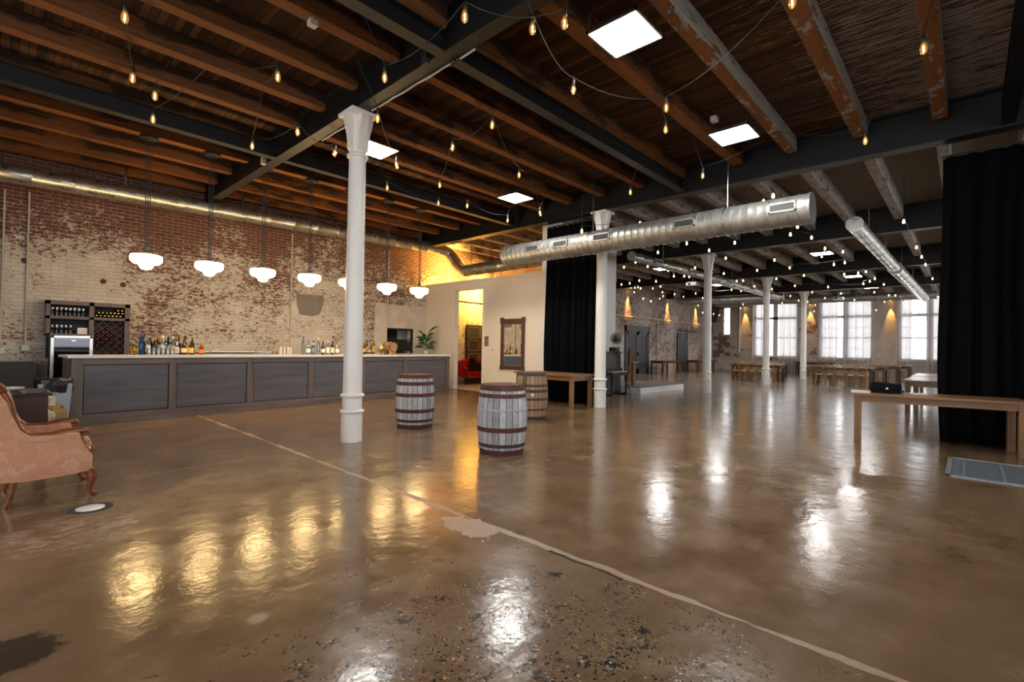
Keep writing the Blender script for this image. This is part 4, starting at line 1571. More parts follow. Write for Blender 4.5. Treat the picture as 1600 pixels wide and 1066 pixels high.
# ---------------------------------------------------------------- wine shelving, fridge
o = thing('wine_cabinet', 'plum brown built-in shelving holding glasses and wine racks', 'cabinet', (.73, 13.42, 0))
b = BM()
Wc = 1.34
for (x0, x1, z0, z1) in ((0, .07, 1.45, 2.17), (.66, .74, 1.02, 2.17), (Wc - .09, Wc, 1.02, 2.17), (0, Wc, 2.09, 2.17), (0, .7, 1.80, 1.86), (0, .7, 1.44, 1.50), (.7, Wc, 1.80, 1.86), (.7, Wc, .98, 1.04)):
    box(b, (x0, 0, z0), (x1, .32, z1), .003)
obj('carcass', b, 'plum_wood', o)
obj('back_board', box(BM(), (.03, .30, 1.0), (Wc - .03, .325, 2.12)), 'shelf_in', o)
b = BM()
ux0, ux1, uz0, uz1 = .74, Wc - .09, 1.04, 1.80
st = .155
for sgn in (1, -1):
    k = -8
    while k < 12:
        pts = []
        for i in range(61):
            x = ux0 + (ux1 - ux0) * i / 60
            z = uz0 + (sgn * (x - ux0) + k * st * .95) + (.0 if sgn > 0 else .0)
            if uz0 <= z <= uz1:
                pts.append((x, .06, z))
        if len(pts) > 2:
            tube(b, [pts[0], pts[-1]], .0075, 4)
        k += 1
obj('lattice_rack', b, 'plum_wood', o)


def local_copy(src, par, loc):
    c = copy_tree(src)
    c.location = loc
    return c


def goblet(label):
    g = thing('wine_glass', label, 'glass', (0, 0, 0), 0, 'stemmed glasses in the wine cabinet')
    obj('glass_bowl', lathe(BM(), [(.03, 0), (.03, .003), (.005, .008), (.004, .075), (.024, .095), (.031, .125), (.028, .175), (.026, .175), (.029, .125), (.022, .1), (.002, .085)], 14), 'clear', g, True)
    return g


gp = goblet('stemmed glass, upper shelf of the wine cabinet')
first = True
for shelf, n, z, xs in (('upper', 8, 1.861, .067), ('lower', 5, 1.501, .07)):
    for i in range(n):
        for rw in (0, 1):
            g = gp if first else copy_tree(gp)
            first = False
            g.location = (.73 + .105 + i * xs, 13.50 + rw * .11, z)
            g['label'] = 'clear stemmed glass on the %s shelf of the wine cabinet, %s row' % (shelf, ['front', 'back'][rw])
            g['group'] = 'glasses on the %s shelf, %s row' % (shelf, ['front', 'back'][rw])
o = thing('card_box', 'white card box on the lower glass shelf of the wine cabinet', 'box', (1.215, 13.47, 1.501))
obj('carton', box(BM(), (0, 0, 0), (.16, .16, .13), .003), 'white_plastic', o)
wp = thing('wine_bottle', 'x', 'wine bottle', (0, 0, 0))
b = BM()
lathe(b, [(.036, -.28), (.036, -.10), (.025, -.07), (.0145, -.055), (.0145, 0)], 14)
bmesh.ops.rotate(b, cent=(0, 0, 0), matrix=Matrix.Rotation(PI / 2, 3, 'X'), verts=b.verts)
obj('glass_body', b, BOT['dark glass'], wp, True)
b = BM()
lathe(b, [(.017, -.05), (.0175, 0.0), (.012, .003)], 12)
bmesh.ops.rotate(b, cent=(0, 0, 0), matrix=Matrix.Rotation(PI / 2, 3, 'X'), verts=b.verts)
cape = obj('foil_cap', b, CAPS['gold'], wp, True)
first = True
k = 0
for (n, z, off) in ((7, 1.8985, 0), (7, 1.961, .034), (2, 2.023, .355)):
    for i in range(n):
        w = wp if first else copy_tree(wp)
        first = False
        w.location = (.73 + .78 + off + i * .0655, 13.425, z)
        w['label'] = 'dark wine bottle lying in the open shelf above the lattice, gold foil outward'
        w['group'] = 'gold capped wine bottles on the top shelf'
red = None
for (i, j) in ((3, 8), (2, 7), (4, 7), (1, 6), (3, 6), (5, 6), (2, 5), (4, 5), (3, 4), (1, 4), (5, 4), (2, 3)):
    w = copy_tree(wp)
    if red is None:
        red = bpy.data.meshes.new('foil_cap_red')
        bm2 = BM()
        bm2.from_mesh(cape.data)
        bm2.to_mesh(red)
        bm2.free()
        red.materials.append(CAPS['red'])
    for c in w.children:
        if c.name.startswith('foil_cap'):
            c.data = red
    w.location = (.73 + ux0 + .0736 * i, 13.43, uz0 + .0736 * j - .004)
    w['label'] = 'dark wine bottle in the diamond lattice rack, red foil outward'
    w['group'] = 'red capped wine bottles in the lattice'

o = thing('wine_fridge', 'tall steel-framed wine fridge with glass door behind the bar', 'fridge', (.78, 12.86, 0))
obj('fridge_body', box(BM(), (0, .20, 0), (.62, .54, 1.44)), 'black_plastic', o)
b = BM()
for (x0, x1, z0, z1) in ((0, .03, 0, 1.44), (.59, .62, 0, 1.44), (0, .62, 1.41, 1.44), (0, .62, 0, .12)):
    box(b, (x0, .04, z0), (x1, .20, z1))
obj('side_walls', b, 'black_plastic', o)
obj('inner_lamp', box(BM(), (.08, .10, 1.385), (.54, .13, 1.40)), 'fridge_lamp', o)
b = BM()
for (x0, x1, z0, z1) in ((0, .05, .08, 1.46), (.57, .62, .08, 1.46), (0, .62, 1.41, 1.46), (0, .62, .08, .15)):
    box(b, (x0, 0, z0), (x1, .04, z1), .004)
dr = obj('door', b, 'steel', o, label='stainless door frame')
obj('door_glass', box(BM(), (.055, .012, .15), (.57, .018, 1.41)), 'fridge_glass', dr)
obj('handle', tube(BM(), [(.595, -.03, .9), (.595, -.03, 1.2)], .01, 8), 'steel', dr)
for z in (.35, .55, .75, .95, 1.10, 1.20):
    obj('shelf', box(BM(), (.04, .05, z), (.58, .19, z + .016)), 'oak_x', o)
obj('display', box(BM(), (.30, .004, 1.355), (.36, .010, 1.372)), 'blue_led', dr, label='small blue display')

# ---------------------------------------------------------------- conduits, fittings on the bar wall
for k, (x, z0, z1, lab) in enumerate(((.12, 1.2, 4.3, 'cream vertical conduit at the left edge of brick wall'), (.46, 1.26, 4.32, 'cream vertical conduit left of the wine cabinet'),
                                      (5.66, 1.0, 4.42, 'cream vertical conduit in the middle of bar wall'), (8.75, 2.0, 4.45, 'cream vertical conduit right of the nearest column'))):
    o = thing('wall_conduit', lab, 'conduit', (x, YL - .025, 0))
    obj('pipe', tube(BM(), [(0, 0, z0), (0, 0, z1)], .018, 10), 'conduit', o, True)
    if k < 2:
        obj('outlet_box', box(BM(), (-.05, -.035, z0 - .12), (.07, .02, z0), .006), 'white_plastic', o)
    for z in (z0 + .8, z0 + 1.9, z1 - .4):
        obj('clip', box(BM(), (-.04, -.012, z), (.04, .022, z + .02)), 'conduit', o)
for x, z, lab in ((.42, 2.94, 'round rusty plate high on the wall left of the pendants'), (1.64, 2.66, 'small round rusty hole over the wine cabinet'), (1.98, 2.62, 'second round rusty hole right of the first')):
    b = BM()
    lathe(b, [(.02, 0), (.05, .004), (.055, .015), (.035, .02)], 14)
    bmesh.ops.rotate(b, cent=(0, 0, 0), matrix=Matrix.Rotation(PI / 2, 3, 'X'), verts=b.verts)
    o = obj('wall_plate', b, 'rust', smooth=True)
    o.location = (x, YL, z)
    tag(o, lab, 'wall plate')

# cable along the girder
for lab, ya, yb in (('pale cable clipped along the lower edge of the nearest girder', 4.05, 6.22), ('pale cable end on the nearest girder left of the column', 6.76, 7.75)):
    b = BM()
    n = int((yb - ya) / .075)
    tube(b, [(3.634, ya + (yb - ya) * i / n, 4.728 - .010 * abs(math.sin(i * .45))) for i in range(n + 1)], .012, 6)
    tag(obj('wall_cable', b, 'cable_white', smooth=True), lab, 'cable')
for (x, y, z, sz, m, lab) in ((2.35, 5.30, 4.93, (.09, .09, .07), 'conduit', 'small pale junction box under the joists over the bar'),
                              (3.38, 4.62, 4.78, (.06, .10, .24), 'black_metal', 'black box mounted on the nearest girder above the column'),
                              (3.40, 9.62, 4.80, (.07, .10, .16), 'conduit', 'grey junction box on the girder above the wall duct'),
                              (8.0, 3.05, 5.18, (.12, .10, .08), 'white_plastic', 'small white box on the planks beside the second ceiling panel')):
    o = thing('junction_box', lab, 'junction box', (x, y, z))
    obj('housing', box(BM(), tuple(-v / 2 for v in sz), tuple(v / 2 for v in sz), .006), m, o)
    if z < 5.1:
        obj('conduit', tube(BM(), [(0, 0, sz[2] / 2), (0, 0, ZC - z)], .012, 6), 'conduit', o)

# ---------------------------------------------------------------- partition fittings
o = thing('wall_mirror', 'tall carved walnut framed mirror on the cream partition', 'mirror', (10.30, 9.60, 0))
b = BM()
y0, y1, z0, z1 = -.46, .46, .74, 2.23
for (a, c, p, q) in ((y0, y0 + .10, z0, z1), (y1 - .10, y1, z0, z1), (y0, y1, z1 - .18, z1 - .02), (y0, y1, z0, z0 + .10)):
    box(b, (-.05, a, p), (0, c, q), .012)
for yy in (y0 - .015, y1 - .095):
    box(b, (-.065, yy, z1 - .16), (0, yy + .11, z1 + .02), .01)
    box(b, (-.06, yy, z0 - .01), (0, yy + .11, z0 + .11), .01)
for k in range(9):
    box(b, (-.06, y0 + .13 + k * .075, z1 - .13), (-.045, y0 + .17 + k * .075, z1 - .07), .006)
obj('carved_frame', b, 'mirror_wood', o)
obj('mirror_glass', box(BM(), (-.02, y0 + .09, z0 + .09), (-.012, y1 - .09, z1 - .17)), 'mirror', o)
for z, n_ in ((1.56, 'upper'), (1.405, 'lower')):
    o = thing('door_sign', '%s small brown square sign right of the doorway' % n_, 'sign', (10.30, 10.70, z))
    obj('plate', box(BM(), (-.012, -.085, 0), (0, .085, .145), .004), 'pale_plaque', o)
    b = BM()
    for s in (-1, 1):      # two little figures
        c = s * .035
        box(b, (-.014, c - .012, .05), (-.012, c + .012, .085))
        box(b, (-.014, c - .016, .03), (-.012, c - .004, .052))
        box(b, (-.014, c + .004, .03), (-.012, c + .016, .052))
        box(b, (-.014, c - .008, .09), (-.012, c + .008, .106))
    obj('pictogram', b, 'brass', o)
o = thing('thermostat', 'small white thermostat left of the mirror', 'thermostat', (10.30, 10.39, 1.24))
obj('housing', box(BM(), (-.03, -.05, 0), (0, .05, .12), .006), 'white_plastic', o)
obj('dial', box(BM(), (-.034, 0, .035), (-.03, .035, .075)), 'black_plastic', o)

# red settee and dark coat beyond the doorway
o = thing('settee', 'red velvet settee seen through the open doorway', 'sofa', (11.55, 13.0, 0))
b = BM()
box(b, (0, 0, .28), (1.5, .62, .46), .04)
obj('seat', b, 'red_velvet', o, True)
b = BM()
def sb(u, v):
    return (u * 1.5, .56 + .05 * v, .40 + v * (.42 + .10 * math.sin(PI * u)))
sheet(b, sb, 18, 6)
obj('backrest', b, 'red_velvet', o, True, solid=.10)
for x in (.03, 1.47):
    b = BM()
    tube(b, [(x, .6, .74), (x, .35, .66), (x, .08, .60), (x, .0, .54), (x, .02, .42), (x, .0, .28)], .028, 8)
    obj('arm', b, 'dark_table', o, True)
for (x, y) in ((.05, .04), (.75, .04), (1.45, .04), (.05, .58), (1.45, .58)):
    b = BM()
    tube(b, [(x, y, .30), (x + .01, y - .01, .15), (x, y, 0)], [.03, .022, .016], 8)
    obj('leg', b, 'dark_table', o, True)
b = BM()
def coat(u, v):
    a = (u - .5) * 2
    return (.72 + a * (.14 + .26 * v) , .50 - .42 * v + .03 * math.sin(u * 9), .92 - .40 * v + .05 * math.cos(a * 3) * (1 - v) + .03 * math.sin(u * 11 + v * 5))
sheet(b, coat, 16, 12)
o2 = obj('draped_coat', b, 'black_cloth', smooth=True, solid=.03)
o2.location = (11.55, 13.0, 0)
tag(o2, 'black coat thrown over the red settee', 'coat')
b = BM()
o2 = obj('pipe_rail', tube(BM(), [(11.3, YL - .05, .9), (11.3, YL - .05, 2.95), (11.36, YL - .05, 3.05), (11.5, YL - .05, 3.08), (13.5, YL - .05, 3.08)], .02, 8), 'conduit', smooth=True)
tag(o2, 'cream pipe bending along the amber lit brick beyond the doorway', 'pipe')

# ================================================================== CURTAINS
def black_curtain(label, y0, y1, x, zt, zb, waves, seed, lean=0.0, bulge=0.0):
    o = thing('black_curtain', label, 'curtain', (0, 0, 0))
    fd = drape(y0, y1, x, zt, zb, .055, waves, seed)
    def f(u, v):
        X_, Y_, Z_ = fd(u, v)
        w = (1 - v)
        return (X_ + bulge * math.sin(PI * min(1, w * 1.02)) * .3 - lean * u * w, Y_ + (.03 * math.sin(4 * v) * (1 - u)), Z_)
    obj('drape', sheet(BM(), f, int(abs(y1 - y0) * 45), 24), 'black_velvet', o, True, solid=.008)
    b = BM()
    tube(b, [(x, y0, zt + .02), (x, y1, zt + .02)], .02, 8)
    obj('rod', b, 'black_metal', o, True)


black_curtain('floor-length black curtain between the partition and second column', 8.28, 6.72, 10.19, 4.60, -.004, 9, 5)
black_curtain('wide floor-length black curtain behind the bare table at right', .33, -4.6, 10.56, 4.60, -.004, 21, 8, .08, .06)

# ================================================================== TABLES
def table(label, loc, rz, lx, ly, h=.78, leg=.085, m=('oak', 'oak_z'), inset=.05, over=.03, apron=.11, thick=.038, boards=4, group=None, long='y'):
    o = thing('farm_table', label, 'table', loc, rz, group)
    b = BM()
    if long == 'y':
        for k in range(boards):
            a = lx * k / boards
            box(b, (a + .0008, 0, h - thick), (a + lx / boards - .0008, ly, h), .002)
    else:
        for k in range(boards):
            a = ly * k / boards
            box(b, (0, a + .0008, h - thick), (lx, a + ly / boards - .0008, h), .002)
    obj('tabletop', b, m[0], o)
    b = BM()
    i = inset
    box(b, (i + leg * .2, i + leg, h - thick - apron), (i + leg * .2 + .025, ly - i - leg, h - thick))
    box(b, (lx - i - leg * .2 - .025, i + leg, h - thick - apron), (lx - i - leg * .2, ly - i - leg, h - thick))
    box(b, (i + leg, i + leg * .2, h - thick - apron), (lx - i - leg, i + leg * .2 + .025, h - thick))
    box(b, (i + leg, ly - i - leg * .2 - .025, h - thick - apron), (lx - i - leg, ly - i - leg * .2, h - thick))
    obj('apron', b, m[0], o)
    for x in (i, lx - i - leg):
        for y in (i, ly - i - leg):
            obj('leg', box(BM(), (x, y, 0), (x + leg, y + leg, h - thick), .003), m[1], o)
    return o


# front right table: its long front edge runs from (9.30,1.33) to (9.60,-.62)
table('bare brown farm table in front of the right black curtain, holding a black bag', (9.60, -.66, 0), math.radians(8.6), .78, 2.03, .775, .09, m=('oak', 'oak_z'), boards=5, apron=.10)
table('brown farm table against the left black curtain behind the oak barrel', (9.08, 6.58, 0), 0, .93, 1.85, .775, .085, boards=4)
table('nearest of two long tables half hidden by the right black curtain', (14.92, -1.05, 0), 0, 2.9, 2.2, .775, .10, m=('oak_x', 'oak_z'), boards=8, long='x')
table('second long table behind the first, half hidden by the right black curtain', (18.1, -1.05, 0), 0, 2.7, 2.25, .775, .10, m=('oak_x', 'oak_z'), boards=8, long='x')
table('brown table along the brick wall between the double door and barn door', (25.75, 12.45, 0), 0, 2.15, .85, .76, .09, m=('walnut', 'walnut_z'), long='x')
table('brown table along the brick wall in front of the barn door corner', (30.2, 12.25, 0), 0, 2.7, .85, .76, .09, m=('walnut', 'walnut_z'), long='x')
table('dark side table under the windows behind the farthest column', (35.1, 6.0, 0), 0, .7, 2.1, .78, .09, m=('walnut', 'walnut_z'))
c2 = [(24.5, 2.8), (26.95, 2.62), (29.4, 2.36), (31.9, 2.1)]
for k, (x, y) in enumerate(c2):
    table('long dining table, %s row of the right table group' % ords[k], (x, y, 0), 0, 1.0, 2.2, .79, .10, m=('walnut', 'walnut_z'), group='tables of the right group')
c1 = [(24.4, 6.20), (26.9, 6.85), (29.4, 7.3)]
for k, (x, y) in enumerate(c1):
    table('long dining table, %s row of the left table group' % ords[k], (x, y, 0), 0, 1.0, 2.2, .79, .10, m=('walnut', 'walnut_z'), group='tables of the left group')

# black bag and papers on the front right table
o = thing('shoulder_bag', 'soft black bag with a small white tag on the bare table', 'bag', (9.75, .96, .775), math.radians(8.6))
b = BM()
box(b, (-.11, -.20, 0), (.11, .20, .18), .05)
for v in b.verts:
    if v.co.z > .1:
        v.co.z += .02 * math.sin(v.co.y * 17) - .02
        v.co.x += .01 * math.sin(v.co.y * 23)
obj('pouch', b, 'black_cloth', o, True)
b = BM()
tube(b, [(.05, -.19, .06), (-.02, -.23, .03), (-.10, -.20, .015), (-.12, -.05, .012), (-.115, .1, .02), (-.08, .19, .06)], .011, 6)
obj('strap', b, 'black_cloth', o, True)
b = BM()
tube(b, [(-.02, -.17, .135), (-.02, .17, .135)], .006, 6)
obj('zip', b, 'black_plastic', o, True)
obj('tag', box(BM(), (-.118, -.03, .06), (-.110, .0, .09)), 'white_plastic', o, label='small white tag')
o = thing('paper_stack', 'small stack of white papers beside the black bag', 'papers', (9.86, .56, .775), math.radians(12))
b = BM()
for k in range(4):
    box(b, (-.10 + k * .003, -.11 + .004 * k, k * .004), (.10 + k * .003, .11 + .004 * k, k * .004 + .003))
obj('sheets', b, 'white_plastic', o)

# ================================================================== CHAIRS
def chair_proto():
    o = thing('bentwood_chair', 'x', 'chair')
    # faces +x: seat z .46, back at x -.2
    b = BM()
    lathe(b, [(.14, .445), (.172, .448), (.18, .458), (.172, .468)], 20)
    obj('seat', b, 'chair_wood', o, True)
    b = BM()
    lathe(b, [(.12, .469), (.155, .469), (.15, .482), (.1, .486)], 18)
    obj('seat_pad', b, 'cane', o, True, label='pale seat pad')
    pts = [(-.16, -.155, .45)]
    for i in range(13):
        a = PI * i / 12
        pts.append((-.21 - .05 * math.sin(a), -.162 * math.cos(a), .70 + .19 * math.sin(a) ** .7))
    pts.append((-.16, .155, .45))
    obj('back_hoop', tube(BM(), pts, .017, 6), 'chair_wood', o, True)
    for s in (-1, 1):
        obj('cross_brace', tube(BM(), [(-.175, s * .13, .46), (-.205, s * .02, .62), (-.225, -s * .10, .76), (-.24, -s * .15, .82)], .012, 6), 'chair_wood', o, True)
    for sx in (-1, 1):
        for sy in (-1, 1):
            p = [(sx * .13, sy * .125, .45), (sx * .15, sy * .14, .25), (sx * .19, sy * .168, 0)]
            obj('leg', tube(BM(), p, [.019, .018, .015], 6), 'chair_wood', o, True)
    b = BM()
    tube(b, [(.15 * math.cos(a * PI / 8), .15 * math.sin(a * PI / 8), .22) for a in range(17)], .008, 5)
    obj('stretcher', b, 'chair_wood', o, True)
    return o


cpz = chair_proto()
first = True


def put_chair(x, y, rz, label, group):
    global first
    c = cpz if first else copy_tree(cpz)
    first = False
    c.location = (x, y, 0)
    c.rotation_euler = (0, 0, rz)
    c['label'] = label
    c['group'] = group


nth = ['first', 'second', 'third', 'fourth', 'fifth', 'sixth']
for gname, rows_, side in (('right', c2, 0), ('left', c1, 1)):
    for k, (x, y) in enumerate(rows_):
        if k == 0:
            for i in range(5):
                put_chair(x - .12, y + 2.2 - .35 - i * .375, 0, 'golden bentwood chair, %s from the left in the front row of the %s table group' % (nth[i], gname), 'front chairs of the %s group' % gname)
        n = 5 if k < 2 else 4
        for i in range(n):
            put_chair(x + 1.12, y + 2.2 - .35 - i * (1.50 / (n - 1)), PI, 'golden bentwood chair behind the %s table row of the %s group, %s from the left' % (ords[k], gname, nth[i]), 'rear chairs of the %s group' % gname)
put_chair(28.5, 12.9, -PI / 2, 'lone golden chair between two wall tables by the barn door', 'chairs by the wall')

# ================================================================== BARRELS
def barrel(label, x, y, h, rm, re, stave, hoops, rz, lid=True):
    o = thing('wine_barrel', label, 'barrel', (x, y, 0), rz)
    pr = []
    for i in range(17):
        z = h * i / 16
        pr.append((re + (rm - re) * math.sin(PI * i / 16) ** .85, z))
    b = BM()
    inner = [(r, z) for r, z in pr] + [(re - .022, h), (re - .03, h - .03)]
    lathe(b, inner, 72)
    obj('staves', b, stave, o, True)
    obj('head', lathe(BM(), [(re - .03, h - .035), (re - .028, h - .028)], 40), 'barrel_head', o)
    for (z, w, m) in hoops:
        def rad(zz):
            return re + (rm - re) * math.sin(PI * min(1, max(0, zz / h))) ** .85
        b = BM()
        lathe(b, [(rad(z - w / 2) - .004, z - w / 2), (rad(z - w / 2) + .004, z - w / 2), (rad(z + w / 2) + .004, z + w / 2), (rad(z + w / 2) - .004, z + w / 2)], 64)
        obj('hoop', b, m, o, True)
    return o


H1 = .87
barrel('whitewashed barrel nearest the camera with rusty hoops', 4.675, 4.53, .90, .332, .285, 'stave_white',
       [(.865, .07, 'rust'), (.765, .05, 'rust'), (.585, .022, 'hoop_white'), (.33, .06, 'rust'), (.125, .045, 'rust_dark'), (.035, .07, 'rust')], .4)
barrel('whitewashed barrel in front of the bar with rusty hoops', 4.985, 6.92, .90, .332, .285, 'stave_white',
       [(.87, .06, 'rust'), (.755, .06, 'rust'), (.565, .06, 'rust'), (.30, .06, 'rust'), (.135, .045, 'rust_dark'), (.035, .07, 'rust')], 1.6)
bo = barrel('weathered oak barrel with dark hoops beside the curtain table', 7.30, 6.28, .90, .325, .275, 'stave_oak',
            [(.87, .06, 'rust_dark'), (.66, .045, 'rust'), (.555, .055, 'rust_dark'), (.40, .045, 'rust_dark'), (.20, .035, 'rust_dark'), (.035, .06, 'rust_dark')], 2.2)
a = math.radians(218)
b = BM()
lathe(b, [(.024, -.01), (.026, .008), (.018, .014)], 14)
bmesh.ops.rotate(b, cent=(0, 0, 0), matrix=Matrix.Rotation(PI / 2, 3, 'Y'), verts=b.verts)
bmesh.ops.rotate(b, cent=(0, 0, 0), matrix=Matrix.Rotation(-.62 - 1.75, 3, 'Z'), verts=b.verts)
e = -.62 - 1.75
bmesh.ops.translate(b, vec=(.322 * math.cos(e), .322 * math.sin(e), .49), verts=b.verts)
bo_b = obj('bung', b, 'white_china', bo, True, label='pale round bung')
bo_b.rotation_euler = (0, 0, -2.2)

# ================================================================== STAGE, PIANO, GRAMOPHONE, LECTERN
o = thing('low_stage', 'low white-sided platform beyond the second column', 'stage', (13.80, 7.42, 0))
obj('riser', box(BM(), (0, 0, 0), (3.15, 1.75, .185)), 'stage_white', o, label='white painted riser sides')
obj('stage_deck', box(BM(), (0, 0, .185), (3.15, 1.75, .20)), 'stage_top', o)

o = thing('upright_piano', 'black upright piano behind the second white column', 'piano', (12.45, 7.60, 0))
obj('case', box(BM(), (0, .28, 0), (.95, .62, 1.28), .01), 'black_gloss', o)
obj('upper_panel', box(BM(), (.06, .255, .78), (.89, .28, 1.22), .006), 'dark_table', o)
obj('lower_panel', box(BM(), (.06, .262, .10), (.89, .28, .60), .006), 'black_plastic', o)
obj('lid', box(BM(), (-.02, .25, 1.28), (.97, .64, 1.31), .006), 'black_gloss', o)
kb = obj('keybed', box(BM(), (0, .0, .60), (.95, .30, .70), .008), 'black_gloss', o)
b = BM()
for k in range(30):
    box(b, (.04 + k * .029, .03, .70), (.04 + k * .029 + .027, .19, .718))
obj('keys', b, 'white_china', kb, label='white piano keys')
obj('fallboard', box(BM(), (.02, .22, .70), (.93, .27, .80), .006), 'black_gloss', o)
for x in (.05, .86):
    b = BM()
    tube(b, [(x + .03, .06, .60), (x + .03, .05, .45), (x + .03, .07, .2), (x + .03, .06, .04)], [.045, .035, .028, .04], 8)
    obj('leg', b, 'black_gloss', o, True)
    obj('toe_block', box(BM(), (x - .02, .02, 0), (x + .09, .40, .05), .006), 'black_gloss', o)
o = thing('gramophone', 'old gramophone with a flared horn standing on the piano', 'gramophone', (13.18, 7.98, 1.31))
obj('cabinet', box(BM(), (-.13, -.12, 0), (.13, .12, .13), .008), 'dark_table', o)
b = BM()
hd = Vector((-.80, -.58, .12)).normalized()
c0 = Vector((.12, .06, .36))
hp = [Vector((.05, .06, .13)), Vector((.14, .12, .22)), c0 + hd * -.02, c0 + hd * .10, c0 + hd * .20, c0 + hd * .27, c0 + hd * .30]
tube(b, hp, [.014, .018, .03, .055, .09, .14, .185], 18, False)
obj('horn', b, 'horn_metal', o, True, solid=.004)
b = BM()
tube(b, [c0 + hd * .10, c0 + hd * .135], [.052, .064], 18)
obj('horn_throat', b, 'black_plastic', o, True, label='dark throat of the horn')
o = thing('saxophone_ornament', 'brown curved horn standing at the piano end', 'horn', (13.52, 7.58, 0))
obj('horn_body', tube(BM(), [(0, .1, .12), (0.02, .1, .5), (.0, .08, .95), (-.02, .06, 1.25), (-.04, .02, 1.42)], [.012, .02, .05, .075, .05], 12), 'mahogany', o, True)
b = BM()
for a in range(3):
    tube(b, [(0, .1, .30), (.14 * math.cos(a * 2.1), .1 + .14 * math.sin(a * 2.1), 0)], .01, 6)
obj('tripod', b, 'black_metal', o, True)
o = thing('lectern', 'slim wooden lectern standing on the low stage', 'lectern', (14.45, 8.05, .20))
obj('post', box(BM(), (-.06, -.06, 0), (.06, .06, .74), .004), 'oak_z', o)
b = BM()
box(b, (-.2, -.16, .74), (.12, .16, .78), .006)
obj('top', b, 'oak_x', o)

# ================================================================== SPEAKER, PROJECTORS, PIPES
o = thing('loudspeaker', 'black loudspeaker tilted high in the far corner', 'speaker', (33.3, 12.45, 3.35))
b = BM()
box(b, (-.3, -.28, -.02), (.3, .28, .95), .02)
bmesh.ops.rotate(b, cent=(0, 0, .4), matrix=Matrix.Rotation(.30, 3, 'X') @ Matrix.Rotation(-.15, 3, 'Y'), verts=b.verts)
obj('cabinet', b, 'black_plastic', o)
b = BM()
box(b, (-.312, -.24, .05), (-.30, .24, .9), .004)
bmesh.ops.rotate(b, cent=(0, 0, .4), matrix=Matrix.Rotation(.30, 3, 'X') @ Matrix.Rotation(-.15, 3, 'Y'), verts=b.verts)
obj('front_mesh', b, 'grille', o)
obj('bracket', tube(BM(), [(.2, .2, .5), (.5, 1.29, .5)], .025, 8), 'black_metal', o, True)
for k, (x, y, z) in enumerate(((20.0, 8.42, 4.16), (29.4, 4.83, 4.16))):
    o = thing('projector', ['white ceiling projector left of the third column', 'white ceiling projector on a long pole right of the columns'][k], 'projector', (x, y, z))
    obj('housing', box(BM(), (-.17, -.22, -.07), (.17, .22, .07), .015), 'white_plastic', o, True)
    b = BM()
    lathe(b, [(.05, 0), (.055, .03), (.04, .04)], 14)
    bmesh.ops.rotate(b, cent=(0, 0, 0), matrix=Matrix.Rotation(-PI / 2, 3, 'Y'), verts=b.verts)
    bmesh.ops.translate(b, vec=(-.165, .08, 0), verts=b.verts)
    obj('lens', b, 'black_gloss', o, True)
    obj('pole', tube(BM(), [(0, 0, .06), (0, 0, ZC - z)], .02, 8), 'steel', o, True)
o = obj('wall_pipe', tube(BM(), [(15.2, YL - .06, 3.24), (23.5, YL - .06, 3.18), (27, YL - .06, 3.20), (34.7, YL - .06, 3.16), (35.6, YL - .06, 3.16)], .04, 8), 'conduit', smooth=True)
tag(o, 'cream pipe running along the far brick wall above both doors', 'pipe')
o = obj('down_pipe', tube(BM(), [(XF - .06, 11.88, 1.32), (XF - .06, 11.88, 4.5)], .06, 10), 'trim_white', smooth=True)
tag(o, 'white vertical pipe on the window wall beside the corner window', 'pipe')
o = obj('down_pipe', tube(BM(), [(29.95, YL - .06, 0.05), (29.95, YL - .06, 3.1)], .035, 8), 'conduit', smooth=True)
tag(o, 'cream vertical pipe on the brick beside the barn door', 'pipe')
o = obj('down_pipe', tube(BM(), [(27.45, YL - .06, 0.05), (27.45, YL - .06, 3.1)], .035, 8), 'conduit', smooth=True)
tag(o, 'cream vertical pipe on the brick right of the double door', 'pipe')

# ================================================================== FLOOR FITTINGS
o = thing('floor_drain_plate', 'round white metal plate set in the floor beside the armchair', 'floor plate', (.59, 5.30, 0))
obj('plate', lathe(BM(), [(.095, .0), (.095, .004), (.085, .006)], 28), 'white_china', o, True)
obj('rim_stain', lathe(BM(), [(.15, .0), (.148, .0016)], 28), 'pit', o)
o = thing('floor_grate', 'grey metal floor grate in front of the right table', 'grate', (7.58, -1.25, 0))
GX, GY = 1.36, 1.44
obj('pit_shade_sheet', box(BM(), (.02, .02, .0), (GX - .02, GY - .02, .003)), 'pit', o)  # flat black sheet on the floor, standing in for shade below the bars
b = BM()
for (x0, x1, y0, y1) in ((0, GX, 0, .05), (0, GX, GY - .05, GY), (0, .05, 0, GY), (GX - .05, GX, 0, GY)):
    box(b, (x0, y0, 0), (x1, y1, .014), .002)
obj('frame', b, 'grate_hi', o)
b = BM()
n = 12
for k in range(1, n):
    x = .05 + (GX - .1) * k / n
    box(b, (x - .032, .05, .003), (x + .032, GY - .05, .0065))
obj('bars', b, 'grate', o)
b = BM()
for y in (.30, .62, .94, GY - .16):
    box(b, (.05, y - .012, .003), (GX - .05, y + .012, .012))
obj('cross_bars', b, 'grate_hi', o)

